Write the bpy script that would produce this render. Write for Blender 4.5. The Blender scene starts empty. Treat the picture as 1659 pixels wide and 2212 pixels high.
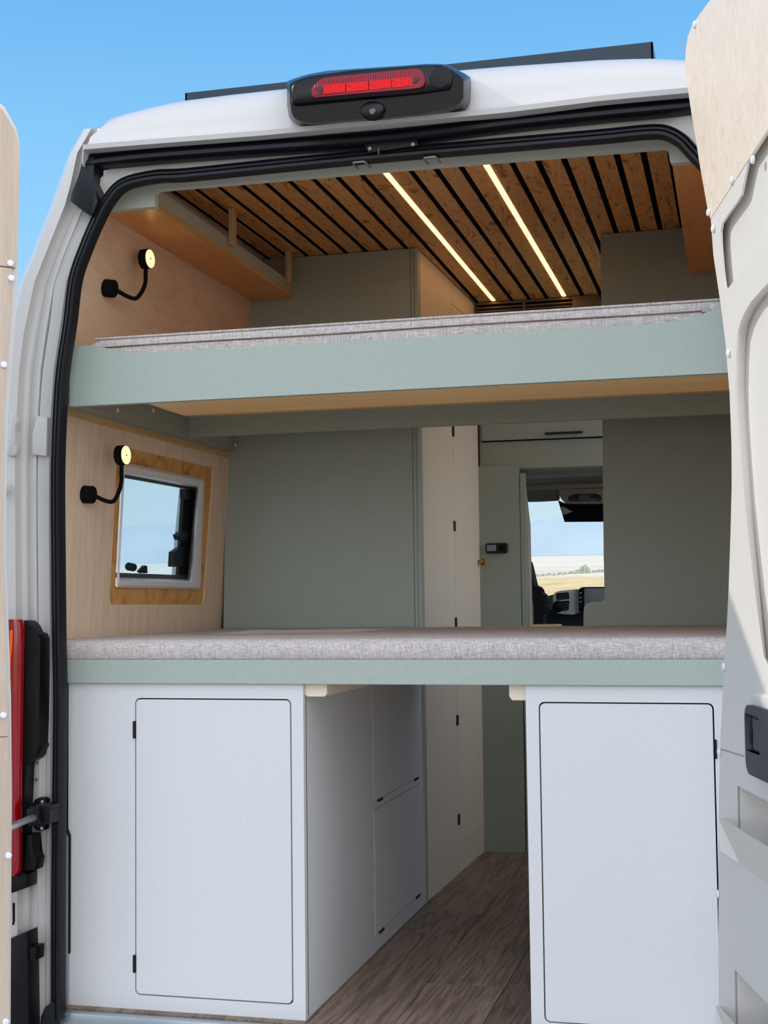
import bpy, bmesh, math, random
from mathutils import Vector, Matrix, noise as mnoise
random.seed(7)
S = bpy.context.scene
COL = S.collection
V = Vector

# ------------------------------------------------------------------ camera
W, H, F = 1659.0, 2212.0, 2980.0
CAM = V((0.70, -2.85, 0.893))
dX = V((0.9681979, -0.026877, -0.24873771))
dY = V((0.24991193, 0.05741001, 0.96656511))
dZ = V((-0.01169833, -0.99798884, 0.06230113))
right = V((dX.x, dY.x, dZ.x)); down = V((dX.y, dY.y, dZ.y)); fwd = V((dX.z, dY.z, dZ.z))
cam = bpy.data.cameras.new('camera'); co = bpy.data.objects.new('camera', cam); COL.objects.link(co)
co.matrix_world = Matrix(((right.x, -down.x, -fwd.x, CAM.x), (right.y, -down.y, -fwd.y, CAM.y),
                          (right.z, -down.z, -fwd.z, CAM.z), (0, 0, 0, 1)))
cam.sensor_fit = 'HORIZONTAL'; cam.sensor_width = 36; cam.lens = F / W * 36
cam.clip_start = 0.05; cam.clip_end = 20000
S.camera = co

# a measured pixel of the survey photograph turned into a point of a known plane of the van
def ray(px, py):
    a, b = px - W / 2, py - H / 2
    return right * a + down * b + fwd * F
def onP(px, py, pt, n):
    d = ray(px, py); n = V(n)
    return CAM + d * ((V(pt) - CAM).dot(n) / d.dot(n))
def onY(px, py, y): return onP(px, py, (0, y, 0), (0, 1, 0))
def onX(px, py, x): return onP(px, py, (x, 0, 0), (1, 0, 0))
def onZ(px, py, z): return onP(px, py, (0, 0, z), (0, 0, 1))
def YS(pts, y): return [onY(a, b, y) for a, b in pts]

# ------------------------------------------------------------------ materials
def lin(c):
    c /= 255.0
    return c / 12.92 if c <= 0.04045 else ((c + 0.055) / 1.055) ** 2.4
def rgb(c): return (lin(c[0]), lin(c[1]), lin(c[2]), 1)

def newmat(name):
    m = bpy.data.materials.new(name); m.use_nodes = True
    nt = m.node_tree
    return m, nt, nt.nodes['Principled BSDF']
def N(nt, typ, **kw):
    n = nt.nodes.new(typ)
    for k, v in kw.items():
        if k in n.inputs: n.inputs[k].default_value = v
        else: setattr(n, k, v)
    return n
def mapping(nt, scale=(1, 1, 1), rot=(0, 0, 0), coord='Object'):
    tc = N(nt, 'ShaderNodeTexCoord'); mp = N(nt, 'ShaderNodeMapping')
    mp.inputs['Scale'].default_value = scale; mp.inputs['Rotation'].default_value = rot
    nt.links.new(tc.outputs[coord], mp.inputs['Vector'])
    return mp.outputs['Vector']
def ramp(nt, fac, stops):
    r = N(nt, 'ShaderNodeValToRGB')
    el = r.color_ramp.elements
    el[0].position, el[0].color = stops[0][0], rgb(stops[0][1])
    el[1].position, el[1].color = stops[-1][0], rgb(stops[-1][1])
    for p, c in stops[1:-1]:
        e = el.new(p); e.color = rgb(c)
    nt.links.new(fac, r.inputs['Fac'])
    return r.outputs['Color']
def bump(nt, bsdf, h, strength=.2, dist=.002):
    b = N(nt, 'ShaderNodeBump'); b.inputs['Strength'].default_value = strength; b.inputs['Distance'].default_value = dist
    nt.links.new(h, b.inputs['Height']); nt.links.new(b.outputs['Normal'], bsdf.inputs['Normal'])

def plain(name, c, rough=.5, metal=0, spec=.5, coat=0, speck=0.0, sscale=500, bumpy=0.0, bscale=400):
    m, nt, b = newmat(name)
    b.inputs['Base Color'].default_value = rgb(c); b.inputs['Roughness'].default_value = rough
    b.inputs['Metallic'].default_value = metal; b.inputs['Specular IOR Level'].default_value = spec
    b.inputs['Coat Weight'].default_value = coat; b.inputs['Coat Roughness'].default_value = .08
    if speck:
        v = mapping(nt); n = N(nt, 'ShaderNodeTexNoise', Scale=sscale, Detail=3.0)
        nt.links.new(v, n.inputs['Vector'])
        lo = tuple(x * (1 - speck) for x in c); hi = tuple(min(255, x * (1 + speck)) for x in c)
        nt.links.new(ramp(nt, n.outputs['Fac'], [(.3, lo), (.7, hi)]), b.inputs['Base Color'])
    if bumpy:
        v = mapping(nt); n = N(nt, 'ShaderNodeTexNoise', Scale=bscale, Detail=4.0)
        nt.links.new(v, n.inputs['Vector']); bump(nt, b, n.outputs['Fac'], bumpy, .001)
    return m
def wood(name, stops, scale, rough=.5, distort=1.0, fine=(1, 1, 1), finemix=.25, island=0.0, nscale=1.0, spec=.35):
    m, nt, b = newmat(name)
    b.inputs['Roughness'].default_value = rough; b.inputs['Specular IOR Level'].default_value = spec
    v = mapping(nt, scale)
    if island:
        g = N(nt, 'ShaderNodeNewGeometry'); ad = N(nt, 'ShaderNodeVectorMath', operation='ADD')
        ml = N(nt, 'ShaderNodeMath', operation='MULTIPLY'); ml.inputs[1].default_value = 37.0
        nt.links.new(g.outputs['Random Per Island'], ml.inputs[0])
        nt.links.new(v, ad.inputs[0]); nt.links.new(ml.outputs[0], ad.inputs[1]); v = ad.outputs[0]
    n = N(nt, 'ShaderNodeTexNoise', Scale=nscale, Detail=6.0, Distortion=distort, Roughness=.6)
    nt.links.new(v, n.inputs['Vector'])
    c1 = ramp(nt, n.outputs['Fac'], stops)
    v2 = mapping(nt, fine); n2 = N(nt, 'ShaderNodeTexNoise', Scale=1.0, Detail=4.0)
    nt.links.new(v2, n2.inputs['Vector'])
    mix = N(nt, 'ShaderNodeMix', data_type='RGBA', blend_type='OVERLAY')
    mix.inputs['Factor'].default_value = finemix
    nt.links.new(c1, mix.inputs['A']); nt.links.new(n2.outputs['Fac'], mix.inputs['B'])
    out = mix.outputs['Result']
    if island:
        hs = N(nt, 'ShaderNodeHueSaturation')
        mr = N(nt, 'ShaderNodeMapRange'); mr.inputs['To Min'].default_value = 1 - island; mr.inputs['To Max'].default_value = 1 + island
        nt.links.new(g.outputs['Random Per Island'], mr.inputs['Value'])
        nt.links.new(mr.outputs['Result'], hs.inputs['Value']); nt.links.new(out, hs.inputs['Color']); out = hs.outputs['Color']
    nt.links.new(out, b.inputs['Base Color'])
    bump(nt, b, n2.outputs['Fac'], .08, .001)
    return m
def fabric(name, c):
    m, nt, b = newmat(name); b.inputs['Roughness'].default_value = .9; b.inputs['Specular IOR Level'].default_value = .1
    outs = []
    for sc in ((520, 45, 45), (45, 520, 520), (300, 300, 300)):
        v = mapping(nt, sc); n = N(nt, 'ShaderNodeTexNoise', Scale=1.0, Detail=3.0); nt.links.new(v, n.inputs['Vector']); outs.append(n.outputs['Fac'])
    a = N(nt, 'ShaderNodeMath', operation='ADD'); nt.links.new(outs[0], a.inputs[0]); nt.links.new(outs[1], a.inputs[1])
    a2 = N(nt, 'ShaderNodeMath', operation='ADD'); nt.links.new(a.outputs[0], a2.inputs[0]); nt.links.new(outs[2], a2.inputs[1])
    d = N(nt, 'ShaderNodeMath', operation='DIVIDE'); nt.links.new(a2.outputs[0], d.inputs[0]); d.inputs[1].default_value = 3
    lo = tuple(x * .80 for x in c); hi = tuple(min(255, x * 1.12) for x in c)
    nt.links.new(ramp(nt, d.outputs[0], [(.38, lo), (.62, hi)]), b.inputs['Base Color'])
    bump(nt, b, d.outputs[0], .35, .001)
    return m
def emit(name, c, s):
    m, nt, b = newmat(name)
    b.inputs['Base Color'].default_value = rgb(c); b.inputs['Emission Color'].default_value = rgb(c)
    b.inputs['Emission Strength'].default_value = s
    return m
def glass(name, tint, veil, veilc=(225, 235, 240)):
    m, nt, b = newmat(name)
    out = nt.nodes['Material Output']
    t = N(nt, 'ShaderNodeBsdfTransparent'); t.inputs['Color'].default_value = rgb(tint)
    g = N(nt, 'ShaderNodeBsdfGlossy'); g.inputs['Roughness'].default_value = .03
    df = N(nt, 'ShaderNodeBsdfTranslucent'); df.inputs['Color'].default_value = rgb(veilc)
    m1 = N(nt, 'ShaderNodeMixShader'); m1.inputs[0].default_value = .05
    m2 = N(nt, 'ShaderNodeMixShader'); m2.inputs[0].default_value = veil
    nt.links.new(t.outputs[0], m1.inputs[1]); nt.links.new(g.outputs[0], m1.inputs[2])
    nt.links.new(m1.outputs[0], m2.inputs[1]); nt.links.new(df.outputs[0], m2.inputs[2])
    nt.links.new(m2.outputs[0], out.inputs['Surface'])
    return m

PAINT = plain('white_paint', (204, 200, 195), .32, coat=.5)
LAMI = plain('white_laminate', (214, 214, 214), .5, speck=.02, sscale=260)
CREAM = plain('cream_laminate', (234, 220, 198), .55, speck=.02)
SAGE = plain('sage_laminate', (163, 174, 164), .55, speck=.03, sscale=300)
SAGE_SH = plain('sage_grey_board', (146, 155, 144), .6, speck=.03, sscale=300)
SAGE_PALE = plain('pale_sage_trim', (186, 188, 174), .6, speck=.02)
TRIM = plain('cream_moulded_plastic', (226, 221, 214), .55, bumpy=.25, bscale=900)
RUB = plain('black_rubber', (13, 15, 22), .42, spec=.35, bumpy=.1, bscale=120)
BLACK = plain('black_plastic', (8, 8, 10), .45, spec=.3)
GLOSSBLK = plain('gloss_black_housing', (9, 10, 12), .3, spec=.35, speck=.15, sscale=900)
MATBLK = plain('matt_black', (9, 9, 10), .8, spec=.2)
GAP = plain('black_felt_and_gap_shade', (6, 6, 6), .95, spec=.05)  # felt behind the ceiling slats; elsewhere darkness painted into door gaps
STEEL = plain('brushed_steel', (190, 192, 194), .3, metal=.9)
GREYST = plain('grey_zinc', (150, 148, 140), .45, metal=.7)
ALU = plain('aluminium_sill', (178, 188, 194), .35, metal=.8)
CAPM = plain('white_cap', (238, 240, 248), .35)
BRASS = plain('brass', (176, 128, 60), .3, metal=.9)
HEADL = plain('beige_headliner', (176, 164, 146), .8, speck=.04, sscale=700)
HEADL_BR = plain('brown_headliner_board', (146, 122, 100), .8, speck=.05, sscale=700)
CABGREY = plain('cab_grey_plastic', (120, 118, 110), .6)
DASHDK = plain('dark_dashboard_plastic', (26, 28, 32), .55)
DASHLT = plain('pale_dashboard_trim', (232, 236, 234), .35)
SCREEN = plain('dark_screen', (42, 56, 64), .15)
ACM = plain('brown_grey_vent_plastic', (120, 104, 90), .5)
FELT = plain('speckled_grey_felt', (150, 150, 150), .95, speck=.35, sscale=1500)
PLYW = wood('pale_oak_veneer', [(.3, (222, 194, 166)), (.5, (234, 208, 181)), (.72, (242, 219, 194))], (60, 60, 2.5), .55, .3, (500, 500, 14), .22)
PLYW_UP = wood('pale_oak_veneer_flat', [(.3, (222, 188, 156)), (.5, (233, 200, 168)), (.72, (240, 210, 179))], (25, 5, 25), .55, 1.2, (300, 20, 300), .22)
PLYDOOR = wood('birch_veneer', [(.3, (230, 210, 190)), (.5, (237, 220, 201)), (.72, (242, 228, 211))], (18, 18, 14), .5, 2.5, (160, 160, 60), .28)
PLYEDGE = wood('plywood_edge', [(.3, (196, 150, 92)), (.6, (222, 182, 124))], (4, 4, 120), .6, .3, (90, 90, 400), .4)
RAWPLY = wood('stained_raw_plywood', [(.30, (160, 98, 34)), (.42, (206, 150, 76)), (.60, (222, 172, 100)), (.8, (200, 140, 66))], (9, 9, 7), .5, 1.6, (120, 60, 120), .2)
PINE = wood('pine_batten', [(.3, (240, 188, 118)), (.5, (250, 206, 140)), (.75, (236, 176, 104))], (1.5, 60, 60), .5, .4, (6, 300, 300), .25)
SLAT = wood('brown_ply_slat', [(.34, (150, 92, 44)), (.42, (222, 162, 92)), (.55, (238, 186, 118)), (.68, (206, 140, 74))], (22, 5, 22), .38, 3.0, (200, 14, 200), .25, island=.07)
SHELFW = wood('varnished_orange_ply', [(.3, (232, 156, 82)), (.5, (240, 172, 96)), (.75, (226, 146, 74))], (70, 3, 70), .3, .4, (320, 8, 320), .3, spec=.6)
OAKTAB = wood('pale_oak_block', [(.3, (200, 170, 130)), (.7, (220, 192, 152))], (60, 60, 4), .5, .3, (300, 300, 20), .2)
PLANK = wood('grey_oak_plank', [(.25, (62, 50, 42)), (.45, (112, 94, 80)), (.6, (138, 118, 102)), (.8, (86, 72, 61))], (34, 2.2, 34), .45, 2.2, (260, 10, 260), .45, island=.24)
LINEN = fabric('grey_linen', (196, 187, 182))
LED = emit('warm_led', (255, 190, 106), 4.5)
LAMPD = emit('warm_lamp_disc', (255, 214, 140), 1.7)
PANE = glass('clear_acrylic', (232, 242, 246), .17)
WIND = glass('windscreen_glass', (248, 252, 253), .04)

# ------------------------------------------------------------------ mesh helpers
class M:
    def __init__(s): s.bm = bmesh.new()
    def face(s, pts, mi=0):
        vs = [s.bm.verts.new(p) for p in pts]
        f = s.bm.faces.new(vs); f.material_index = mi; return f
    def box(s, a, b, bev=0, seg=2, mi=0):
        x0, y0, z0 = [min(p, q) for p, q in zip(a, b)]; x1, y1, z1 = [max(p, q) for p, q in zip(a, b)]
        vs = [s.bm.verts.new(p) for p in ((x0, y0, z0), (x1, y0, z0), (x1, y1, z0), (x0, y1, z0), (x0, y0, z1), (x1, y0, z1), (x1, y1, z1), (x0, y1, z1))]
        fs = [s.bm.faces.new([vs[i] for i in q]) for q in ((3, 2, 1, 0), (4, 5, 6, 7), (0, 1, 5, 4), (1, 2, 6, 5), (2, 3, 7, 6), (3, 0, 4, 7))]
        for f in fs: f.material_index = mi
        if bev:
            es = list({e for f in fs for e in f.edges})
            bmesh.ops.bevel(s.bm, geom=es, offset=bev, segments=seg, affect='EDGES', profile=.5)
        return s
    def prism(s, pts, vec, bev=0, mi=0, mside=None):
        vec = V(vec); n = len(pts)
        a = [s.bm.verts.new(p) for p in pts]; b = [s.bm.verts.new(V(p) + vec) for p in pts]
        f0 = s.bm.faces.new(a); f1 = s.bm.faces.new(b[::-1]); f0.material_index = f1.material_index = mi
        for i in range(n):
            f = s.bm.faces.new((a[i], b[i], b[(i + 1) % n], a[(i + 1) % n])); f.material_index = mi if mside is None else mside
        if bev:
            es = list(set(f0.edges) | set(f1.edges))
            bmesh.ops.bevel(s.bm, geom=es, offset=bev, segments=2, affect='EDGES', profile=.5)
        return s
    def plate(s, outer, holes, vec, mi=0):
        vec = V(vec); es = []
        def loop(pts):
            vs = [s.bm.verts.new(p) for p in pts]
            return [s.bm.edges.new((vs[i], vs[(i + 1) % len(vs)])) for i in range(len(vs))]
        es += loop(outer)
        for h in holes: es += loop(h)
        r = bmesh.ops.triangle_fill(s.bm, use_beauty=True, edges=es, normal=vec.normalized())
        fs = [g for g in r['geom'] if isinstance(g, bmesh.types.BMFace)]
        for f in fs: f.material_index = mi
        if vec.length > 0:
            e = bmesh.ops.extrude_face_region(s.bm, geom=fs)
            bmesh.ops.translate(s.bm, verts=[g for g in e['geom'] if isinstance(g, bmesh.types.BMVert)], vec=vec)
            for g in e['geom']:
                if isinstance(g, bmesh.types.BMFace): g.material_index = mi
        return s
    def loft(s, rows, closed=False, cap=False, mi=0):
        vr = [[s.bm.verts.new(p) for p in r] for r in rows]
        n = len(rows[0])
        for a, b in zip(vr[:-1], vr[1:]):
            for i in range(n if closed else n - 1):
                j = (i + 1) % n
                f = s.bm.faces.new((a[i], a[j], b[j], b[i])); f.material_index = mi
        if cap and closed:
            s.bm.faces.new(vr[0][::-1]); s.bm.faces.new(vr[-1])
        return s
    def tube(s, path, r, seg=12, cap=True, mi=0):
        rows = []; path = [V(p) for p in path]
        up = V((0, 0, 1))
        for i, p in enumerate(path):
            t = (path[min(i + 1, len(path) - 1)] - path[max(i - 1, 0)]).normalized()
            a = t.cross(up)
            if a.length < .05: a = t.cross(V((0, 1, 0)))
            a.normalize(); b = a.cross(t).normalized()
            if i and (a.dot(pa) < 0): a, b = -a, -b
            pa = a
            rr = r[i] if isinstance(r, (list, tuple)) else r
            rows.append([p + (a * math.cos(k * 2 * math.pi / seg) + b * math.sin(k * 2 * math.pi / seg)) * rr for k in range(seg)])
        return s.loft(rows, True, cap, mi)
    def cyl(s, p, axis, r, h, seg=24, bev=0, mi=0, r2=None):
        axis = V(axis).normalized(); a = axis.orthogonal().normalized(); b = axis.cross(a); p = V(p)
        r2 = r if r2 is None else r2
        prof = [(r, 0), (r2, h)] if not bev else [(r, 0), (r2, h - bev), (r2 - bev * .3, h - bev * .3), (r2 - bev, h)]
        rows = [[p + axis * hh + (a * math.cos(k * 2 * math.pi / seg) + b * math.sin(k * 2 * math.pi / seg)) * rr for k in range(seg)] for rr, hh in prof]
        return s.loft(rows, True, True, mi)
    def sweep(s, path, prof, cap=True, mi=0):
        # path in a plane of constant Y; profile (a in-plane across the path, b along Y)
        rows = []; Y = V((0, 1, 0))
        for i, p in enumerate(path):
            t = (path[min(i + 1, len(path) - 1)] - path[max(i - 1, 0)]).normalized()
            n = t.cross(Y).normalized()
            rows.append([p + n * a + Y * b for a, b in prof])
        return s.loft(rows, True, cap, mi)

def link(name, m, mats, parent=None, smooth=None, recalc=True):
    if recalc: bmesh.ops.recalc_face_normals(m.bm, faces=m.bm.faces)
    me = bpy.data.meshes.new(name); m.bm.to_mesh(me); m.bm.free()
    for k in (mats if isinstance(mats, (list, tuple)) else [mats]): me.materials.append(k)
    o = bpy.data.objects.new(name, me); COL.objects.link(o)
    if parent is not None: attach(o, parent)
    if smooth is not None:
        for p in me.polygons: p.use_smooth = True
        if smooth < 180:
            me.set_sharp_from_angle(angle=math.radians(smooth))
    return o
def attach(o, parent):
    o.parent = parent
    if parent.type == 'EMPTY': o.matrix_parent_inverse = Matrix.Translation(-parent.location)
def tag(o, label=None, cat=None, group=None, kind=None):
    if label: o['label'] = label
    if cat: o['category'] = cat
    if group: o['group'] = group
    if kind: o['kind'] = kind
    return o
def thing(name, loc, label, cat, group=None):
    o = bpy.data.objects.new(name, None); COL.objects.link(o); o.location = loc
    o.empty_display_size = .1
    return tag(o, label, cat, group)
def struct(name, m, mats, label, cat, smooth=None):
    return tag(link(name, m, mats, None, smooth), label, cat, None, 'structure')
def part(o, label): o['label'] = label; return o

def cr(pts, n=6):
    """Catmull-Rom through pts (open)"""
    out = []; P = [V(p) for p in pts]
    for i in range(len(P) - 1):
        p0, p1, p2, p3 = P[max(i - 1, 0)], P[i], P[i + 1], P[min(i + 2, len(P) - 1)]
        for k in range(n):
            t = k / n
            out.append(.5 * ((2 * p1) + (p2 - p0) * t + (2 * p0 - 5 * p1 + 4 * p2 - p3) * t * t + (3 * p1 - p0 - 3 * p2 + p3) * t ** 3))
    out.append(P[-1]); return out
def rrect(u0, u1, v0, v1, r, n=5):
    out = []
    for cx, cy, a0 in ((u1 - r, v1 - r, 0), (u0 + r, v1 - r, 90), (u0 + r, v0 + r, 180), (u1 - r, v0 + r, 270)):
        for k in range(n + 1):
            a = math.radians(a0 + 90 * k / n); out.append((cx + r * math.cos(a), cy + r * math.sin(a)))
    return out
def rpoly(pts, r, n=4):
    """round the corners of a polygon of Vectors"""
    out = []; L = len(pts)
    for i in range(L):
        p, a, b = V(pts[i]), V(pts[i - 1]), V(pts[(i + 1) % L])
        ra = min(r, (a - p).length * .45); rb = min(r, (b - p).length * .45)
        s, e = p + (a - p).normalized() * ra, p + (b - p).normalized() * rb
        for k in range(n + 1):
            t = k / n; out.append(s * (1 - t) ** 2 + p * 2 * t * (1 - t) + e * t * t)
    return out
def interp(tab, y):
    if y <= tab[0][0]: return tab[0][1]
    for (a, xa), (b, xb) in zip(tab[:-1], tab[1:]):
        if y <= b: return xa + (xb - xa) * (y - a) / (b - a)
    return tab[-1][1]

# ------------------------------------------------------------------ world and sun
w = bpy.data.worlds.new('sky'); S.world = w; w.use_nodes = True
nt = w.node_tree; bg = nt.nodes['Background']
tc = N(nt, 'ShaderNodeTexCoord'); sp = N(nt, 'ShaderNodeSeparateXYZ'); nt.links.new(tc.outputs['Generated'], sp.inputs[0])
skyc = ramp(nt, sp.outputs['Z'], [(0.0, (228, 242, 248)), (.08, (206, 234, 247)), (.2, (158, 213, 251)), (.30, (138, 202, 250)), (.41, (108, 181, 240)), (.7, (84, 150, 222)), (1.0, (90, 150, 220))])
# fill brightness added to the unseen sky behind and right of the camera
mr = N(nt, 'ShaderNodeMapRange'); mr.inputs['From Min'].default_value = .25; mr.inputs['From Max'].default_value = -.7
mr.inputs['To Min'].default_value = 0; mr.inputs['To Max'].default_value = 1
dt_ = N(nt, 'ShaderNodeVectorMath', operation='DOT_PRODUCT'); nt.links.new(tc.outputs['Generated'], dt_.inputs[0]); dt_.inputs[1].default_value = (-.6, .8, 0)
nt.links.new(dt_.outputs['Value'], mr.inputs['Value'])
mx = N(nt, 'ShaderNodeMix', data_type='RGBA'); nt.links.new(mr.outputs['Result'], mx.inputs['Factor'])
dim = N(nt, 'ShaderNodeVectorMath', operation='SCALE'); dim.inputs['Scale'].default_value = .93; nt.links.new(skyc, dim.inputs[0])
nt.links.new(dim.outputs['Vector'], mx.inputs['A']); mx.inputs['B'].default_value = (1.76, 1.86, 2.04, 1)
nt.links.new(mx.outputs['Result'], bg.inputs['Color']); bg.inputs['Strength'].default_value = 1.0
sun = bpy.data.lights.new('sun', 'SUN'); so = bpy.data.objects.new('sun', sun); COL.objects.link(so)
sun.energy = 1.85; sun.angle = math.radians(.6); sun.color = (1, .92, .78)
so.rotation_euler = V((-1, -.04, .67)).to_track_quat('Z', 'Y').to_euler()
so.location = (-6, 3, 6)

# ------------------------------------------------------------------ landscape
TILT = .0297
def gz(y): return -.62 + TILT * y
m = M()
gx = [-6000, -800, -150, -30, 0, 30, 150, 800, 6000]; gy = [-300, -40, -8, 0, 8, 30, 60, 95, 160, 300, 700, 1500, 3200]
m.loft([[V((x, y, gz(y))) for x in gx] for y in gy])
mg, ntg, bgd = newmat('dry_grass_field')
v = mapping(ntg, (.5, .12, 1)); n1 = N(ntg, 'ShaderNodeTexNoise', Scale=1.0, Detail=8.0); ntg.links.new(v, n1.inputs['Vector'])
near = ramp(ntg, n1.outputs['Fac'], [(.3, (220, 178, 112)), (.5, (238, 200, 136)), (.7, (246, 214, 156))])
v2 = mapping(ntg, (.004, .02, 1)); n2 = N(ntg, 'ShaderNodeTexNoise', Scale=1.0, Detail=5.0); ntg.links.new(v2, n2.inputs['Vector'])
farc = ramp(ntg, n2.outputs['Fac'], [(.35, (224, 206, 184)), (.5, (244, 224, 196)), (.65, (250, 236, 214))])  # far fields, paled with haze put into their colour
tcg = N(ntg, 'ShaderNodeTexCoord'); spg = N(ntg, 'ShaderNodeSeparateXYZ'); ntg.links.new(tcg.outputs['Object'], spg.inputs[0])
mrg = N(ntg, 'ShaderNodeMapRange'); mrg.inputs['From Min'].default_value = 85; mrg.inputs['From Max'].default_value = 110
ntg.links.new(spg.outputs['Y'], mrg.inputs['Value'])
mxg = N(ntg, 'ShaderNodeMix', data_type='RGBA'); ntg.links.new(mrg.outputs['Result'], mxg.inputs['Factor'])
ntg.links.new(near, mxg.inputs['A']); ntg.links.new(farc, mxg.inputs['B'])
# unseen grey gravel patch added around the van to cut warm bounce light
ln_ = N(ntg, 'ShaderNodeVectorMath', operation='LENGTH'); ntg.links.new(tcg.outputs['Object'], ln_.inputs[0])
mrh = N(ntg, 'ShaderNodeMapRange'); mrh.inputs['From Min'].default_value = 26; mrh.inputs['From Max'].default_value = 22
ntg.links.new(ln_.outputs['Value'], mrh.inputs['Value'])
vg = mapping(ntg, (30, 30, 30)); ng = N(ntg, 'ShaderNodeTexNoise', Scale=1.0, Detail=6.0); ntg.links.new(vg, ng.inputs['Vector'])
grav = ramp(ntg, ng.outputs['Fac'], [(.3, (126, 124, 122)), (.7, (170, 167, 163))])
mxh = N(ntg, 'ShaderNodeMix', data_type='RGBA'); ntg.links.new(mrh.outputs['Result'], mxh.inputs['Factor'])
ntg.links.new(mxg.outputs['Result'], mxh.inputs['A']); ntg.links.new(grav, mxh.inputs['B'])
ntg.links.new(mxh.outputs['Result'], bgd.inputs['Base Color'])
bgd.inputs['Roughness'].default_value = .95
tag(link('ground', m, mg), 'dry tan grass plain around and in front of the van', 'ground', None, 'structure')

MOUNT = plain('haze_tinted_rock', (184, 196, 200), .95, speck=.03, sscale=.004)  # distance haze is put into the rock's base colour
def mountain(x0, x1, y, h, seed, label):
    m = M(); rows = []
    nx, ny = 60, 8
    for j in range(ny + 1):
        r = []
        for i in range(nx + 1):
            x = x0 + (x1 - x0) * i / nx; t = j / ny
            hh = h * (.62 + .40 * mnoise.noise(V((x * .0011 + seed, .3, 0))) + .10 * mnoise.noise(V((x * .006 + seed, t * 2, 0)))) * math.sin(math.pi * i / nx) ** .35
            r.append(V((x, y + 1100 * (t - .5), gz(y) - 15 + max(0, hh) * math.sin(math.pi * t) ** .8)))
        rows.append(r)
    m.loft(rows)
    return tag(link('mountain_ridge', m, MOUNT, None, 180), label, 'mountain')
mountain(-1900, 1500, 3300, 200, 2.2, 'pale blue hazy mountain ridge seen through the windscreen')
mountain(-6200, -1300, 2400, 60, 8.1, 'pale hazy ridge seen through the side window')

SHRUB = plain('grey_green_scrub', (152, 152, 128), .9, speck=.4, sscale=9)
def shrub(x, y, rx, rz, label, seed):
    m = M(); bmesh.ops.create_icosphere(m.bm, subdivisions=4, radius=1)
    for vv in m.bm.verts:
        d = 1 + .35 * mnoise.noise(vv.co * 2.2 + V((seed, 0, 0))) + .22 * mnoise.noise(vv.co * 7 + V((0, seed, 0)))
        vv.co = V((vv.co.x * rx * d, vv.co.y * rx * .7 * d, max(-.2, vv.co.z) * rz * d))
    o = link('scrub_bush', m, SHRUB); o.location = (x, y, gz(y))
    return tag(o, label, 'bush', 'scrub bushes along the field edge')
sx = [(1152, 1246, 1.0, .30), (1162, 1245, 1.3, .38), (1174, 1244, 1.5, .36), (1186, 1243, 1.4, .42), (1198, 1243, 1.3, .34), (1210, 1242, 1.5, .5),
      (1221, 1241, 1.2, .45), (1233, 1240, 1.4, .55), (1284, 1237, 1.3, .5), (1294, 1236, 1.4, .6), (1304, 1236, 1.4, .65), (1316, 1236, 1.5, .6)]
for i, (px, py, rx, rz) in enumerate(sx):
    d = ray(px, py); t = (CAM.z + .62 - TILT * CAM.y) / (TILT * d.y - d.z); p = CAM + d * t
    shrub(p.x, p.y, rx * .16, rz * .40, 'low grey green scrub bush in the row across the dry field', i * 3.1)
for px, py, rx, rz, lb in ((1262, 1239, 0.5, .62, 'tallest grey green bush in the row across the dry field'), (1246, 1240, 0.24, .34, 'mid-sized scrub bush at the left foot of the tallest bush')):
    d = ray(px, py); t = (CAM.z + .62 - TILT * CAM.y) / (TILT * d.y - d.z); p = CAM + d * t
    shrub(p.x, p.y, rx, rz, lb, px)

# ================================================================== THE VAN BODY
van = thing('camper_van', (0, .6, -.62), 'white panel van with its rear doors open, converted to a camper', 'van')
CY = -.05
# ---- inner door seal path (left px -> mirrored right)
lpx = [(127, 2200), (125, 2163), (125, 1978), (126, 1839), (127, 1716), (129, 1508), (126.6, 1375), (125, 1206), (124, 1037), (128, 902), (135, 801), (150, 700), (162, 605), (182, 544), (209, 480), (236, 430), (270, 389 + 8), (337, 381), (405, 377)]
lp3 = YS(lpx, CY)
top3 = YS([(620, 355), (847, 333), (1100, 311.5), (1302, 294), (1393, 285), (1437, 286), (1471, 303), (1497, 330)], CY)
rp3 = [V((-p.x, p.y, p.z)) for p in lp3[::-1] if p.z < 1.74]
seal_path = cr(lp3 + top3 + rp3, 5)
prof = [(-.0135, .012), (-.014, -.006), (-.010, -.015), (-.004, -.0155), (-.0015, -.010), (.001, -.013), (.0055, -.012), (.007, -.008), (.010, -.012), (.0135, -.006), (.0135, .012)]
part(link('door_seal', M().sweep(seal_path, prof), RUB, van, 50), 'black rubber seal around the rear door opening')
# ---- frame band between the seals
def offset(path, d):
    out = []
    for i, p in enumerate(path):
        t = (path[min(i + 1, len(path) - 1)] - path[max(i - 1, 0)]).normalized(); n = t.cross(V((0, 1, 0)))
        out.append(p + n * d)
    return out
inn = [V((p.x, -.035, p.z)) for p in seal_path]
sgn = 1 if (offset(seal_path, .05)[40].z > seal_path[40].z or offset(seal_path, .05)[5].x < seal_path[5].x) else -1
m = M()
o1 = offset(inn, .004 * -sgn); o2 = offset(inn, .03 * sgn); o3 = offset(inn, .055 * sgn)
m.loft([[p + V((0, .045, 0)) for p in offset(inn, .04 * sgn)], [p for p in offset(inn, .004 * sgn)], [p + V((0, .004, 0)) for p in o2], [p + V((0, -.004, 0)) for p in o3]])
link('opening_frame', m, PAINT, van, 60)
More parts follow.
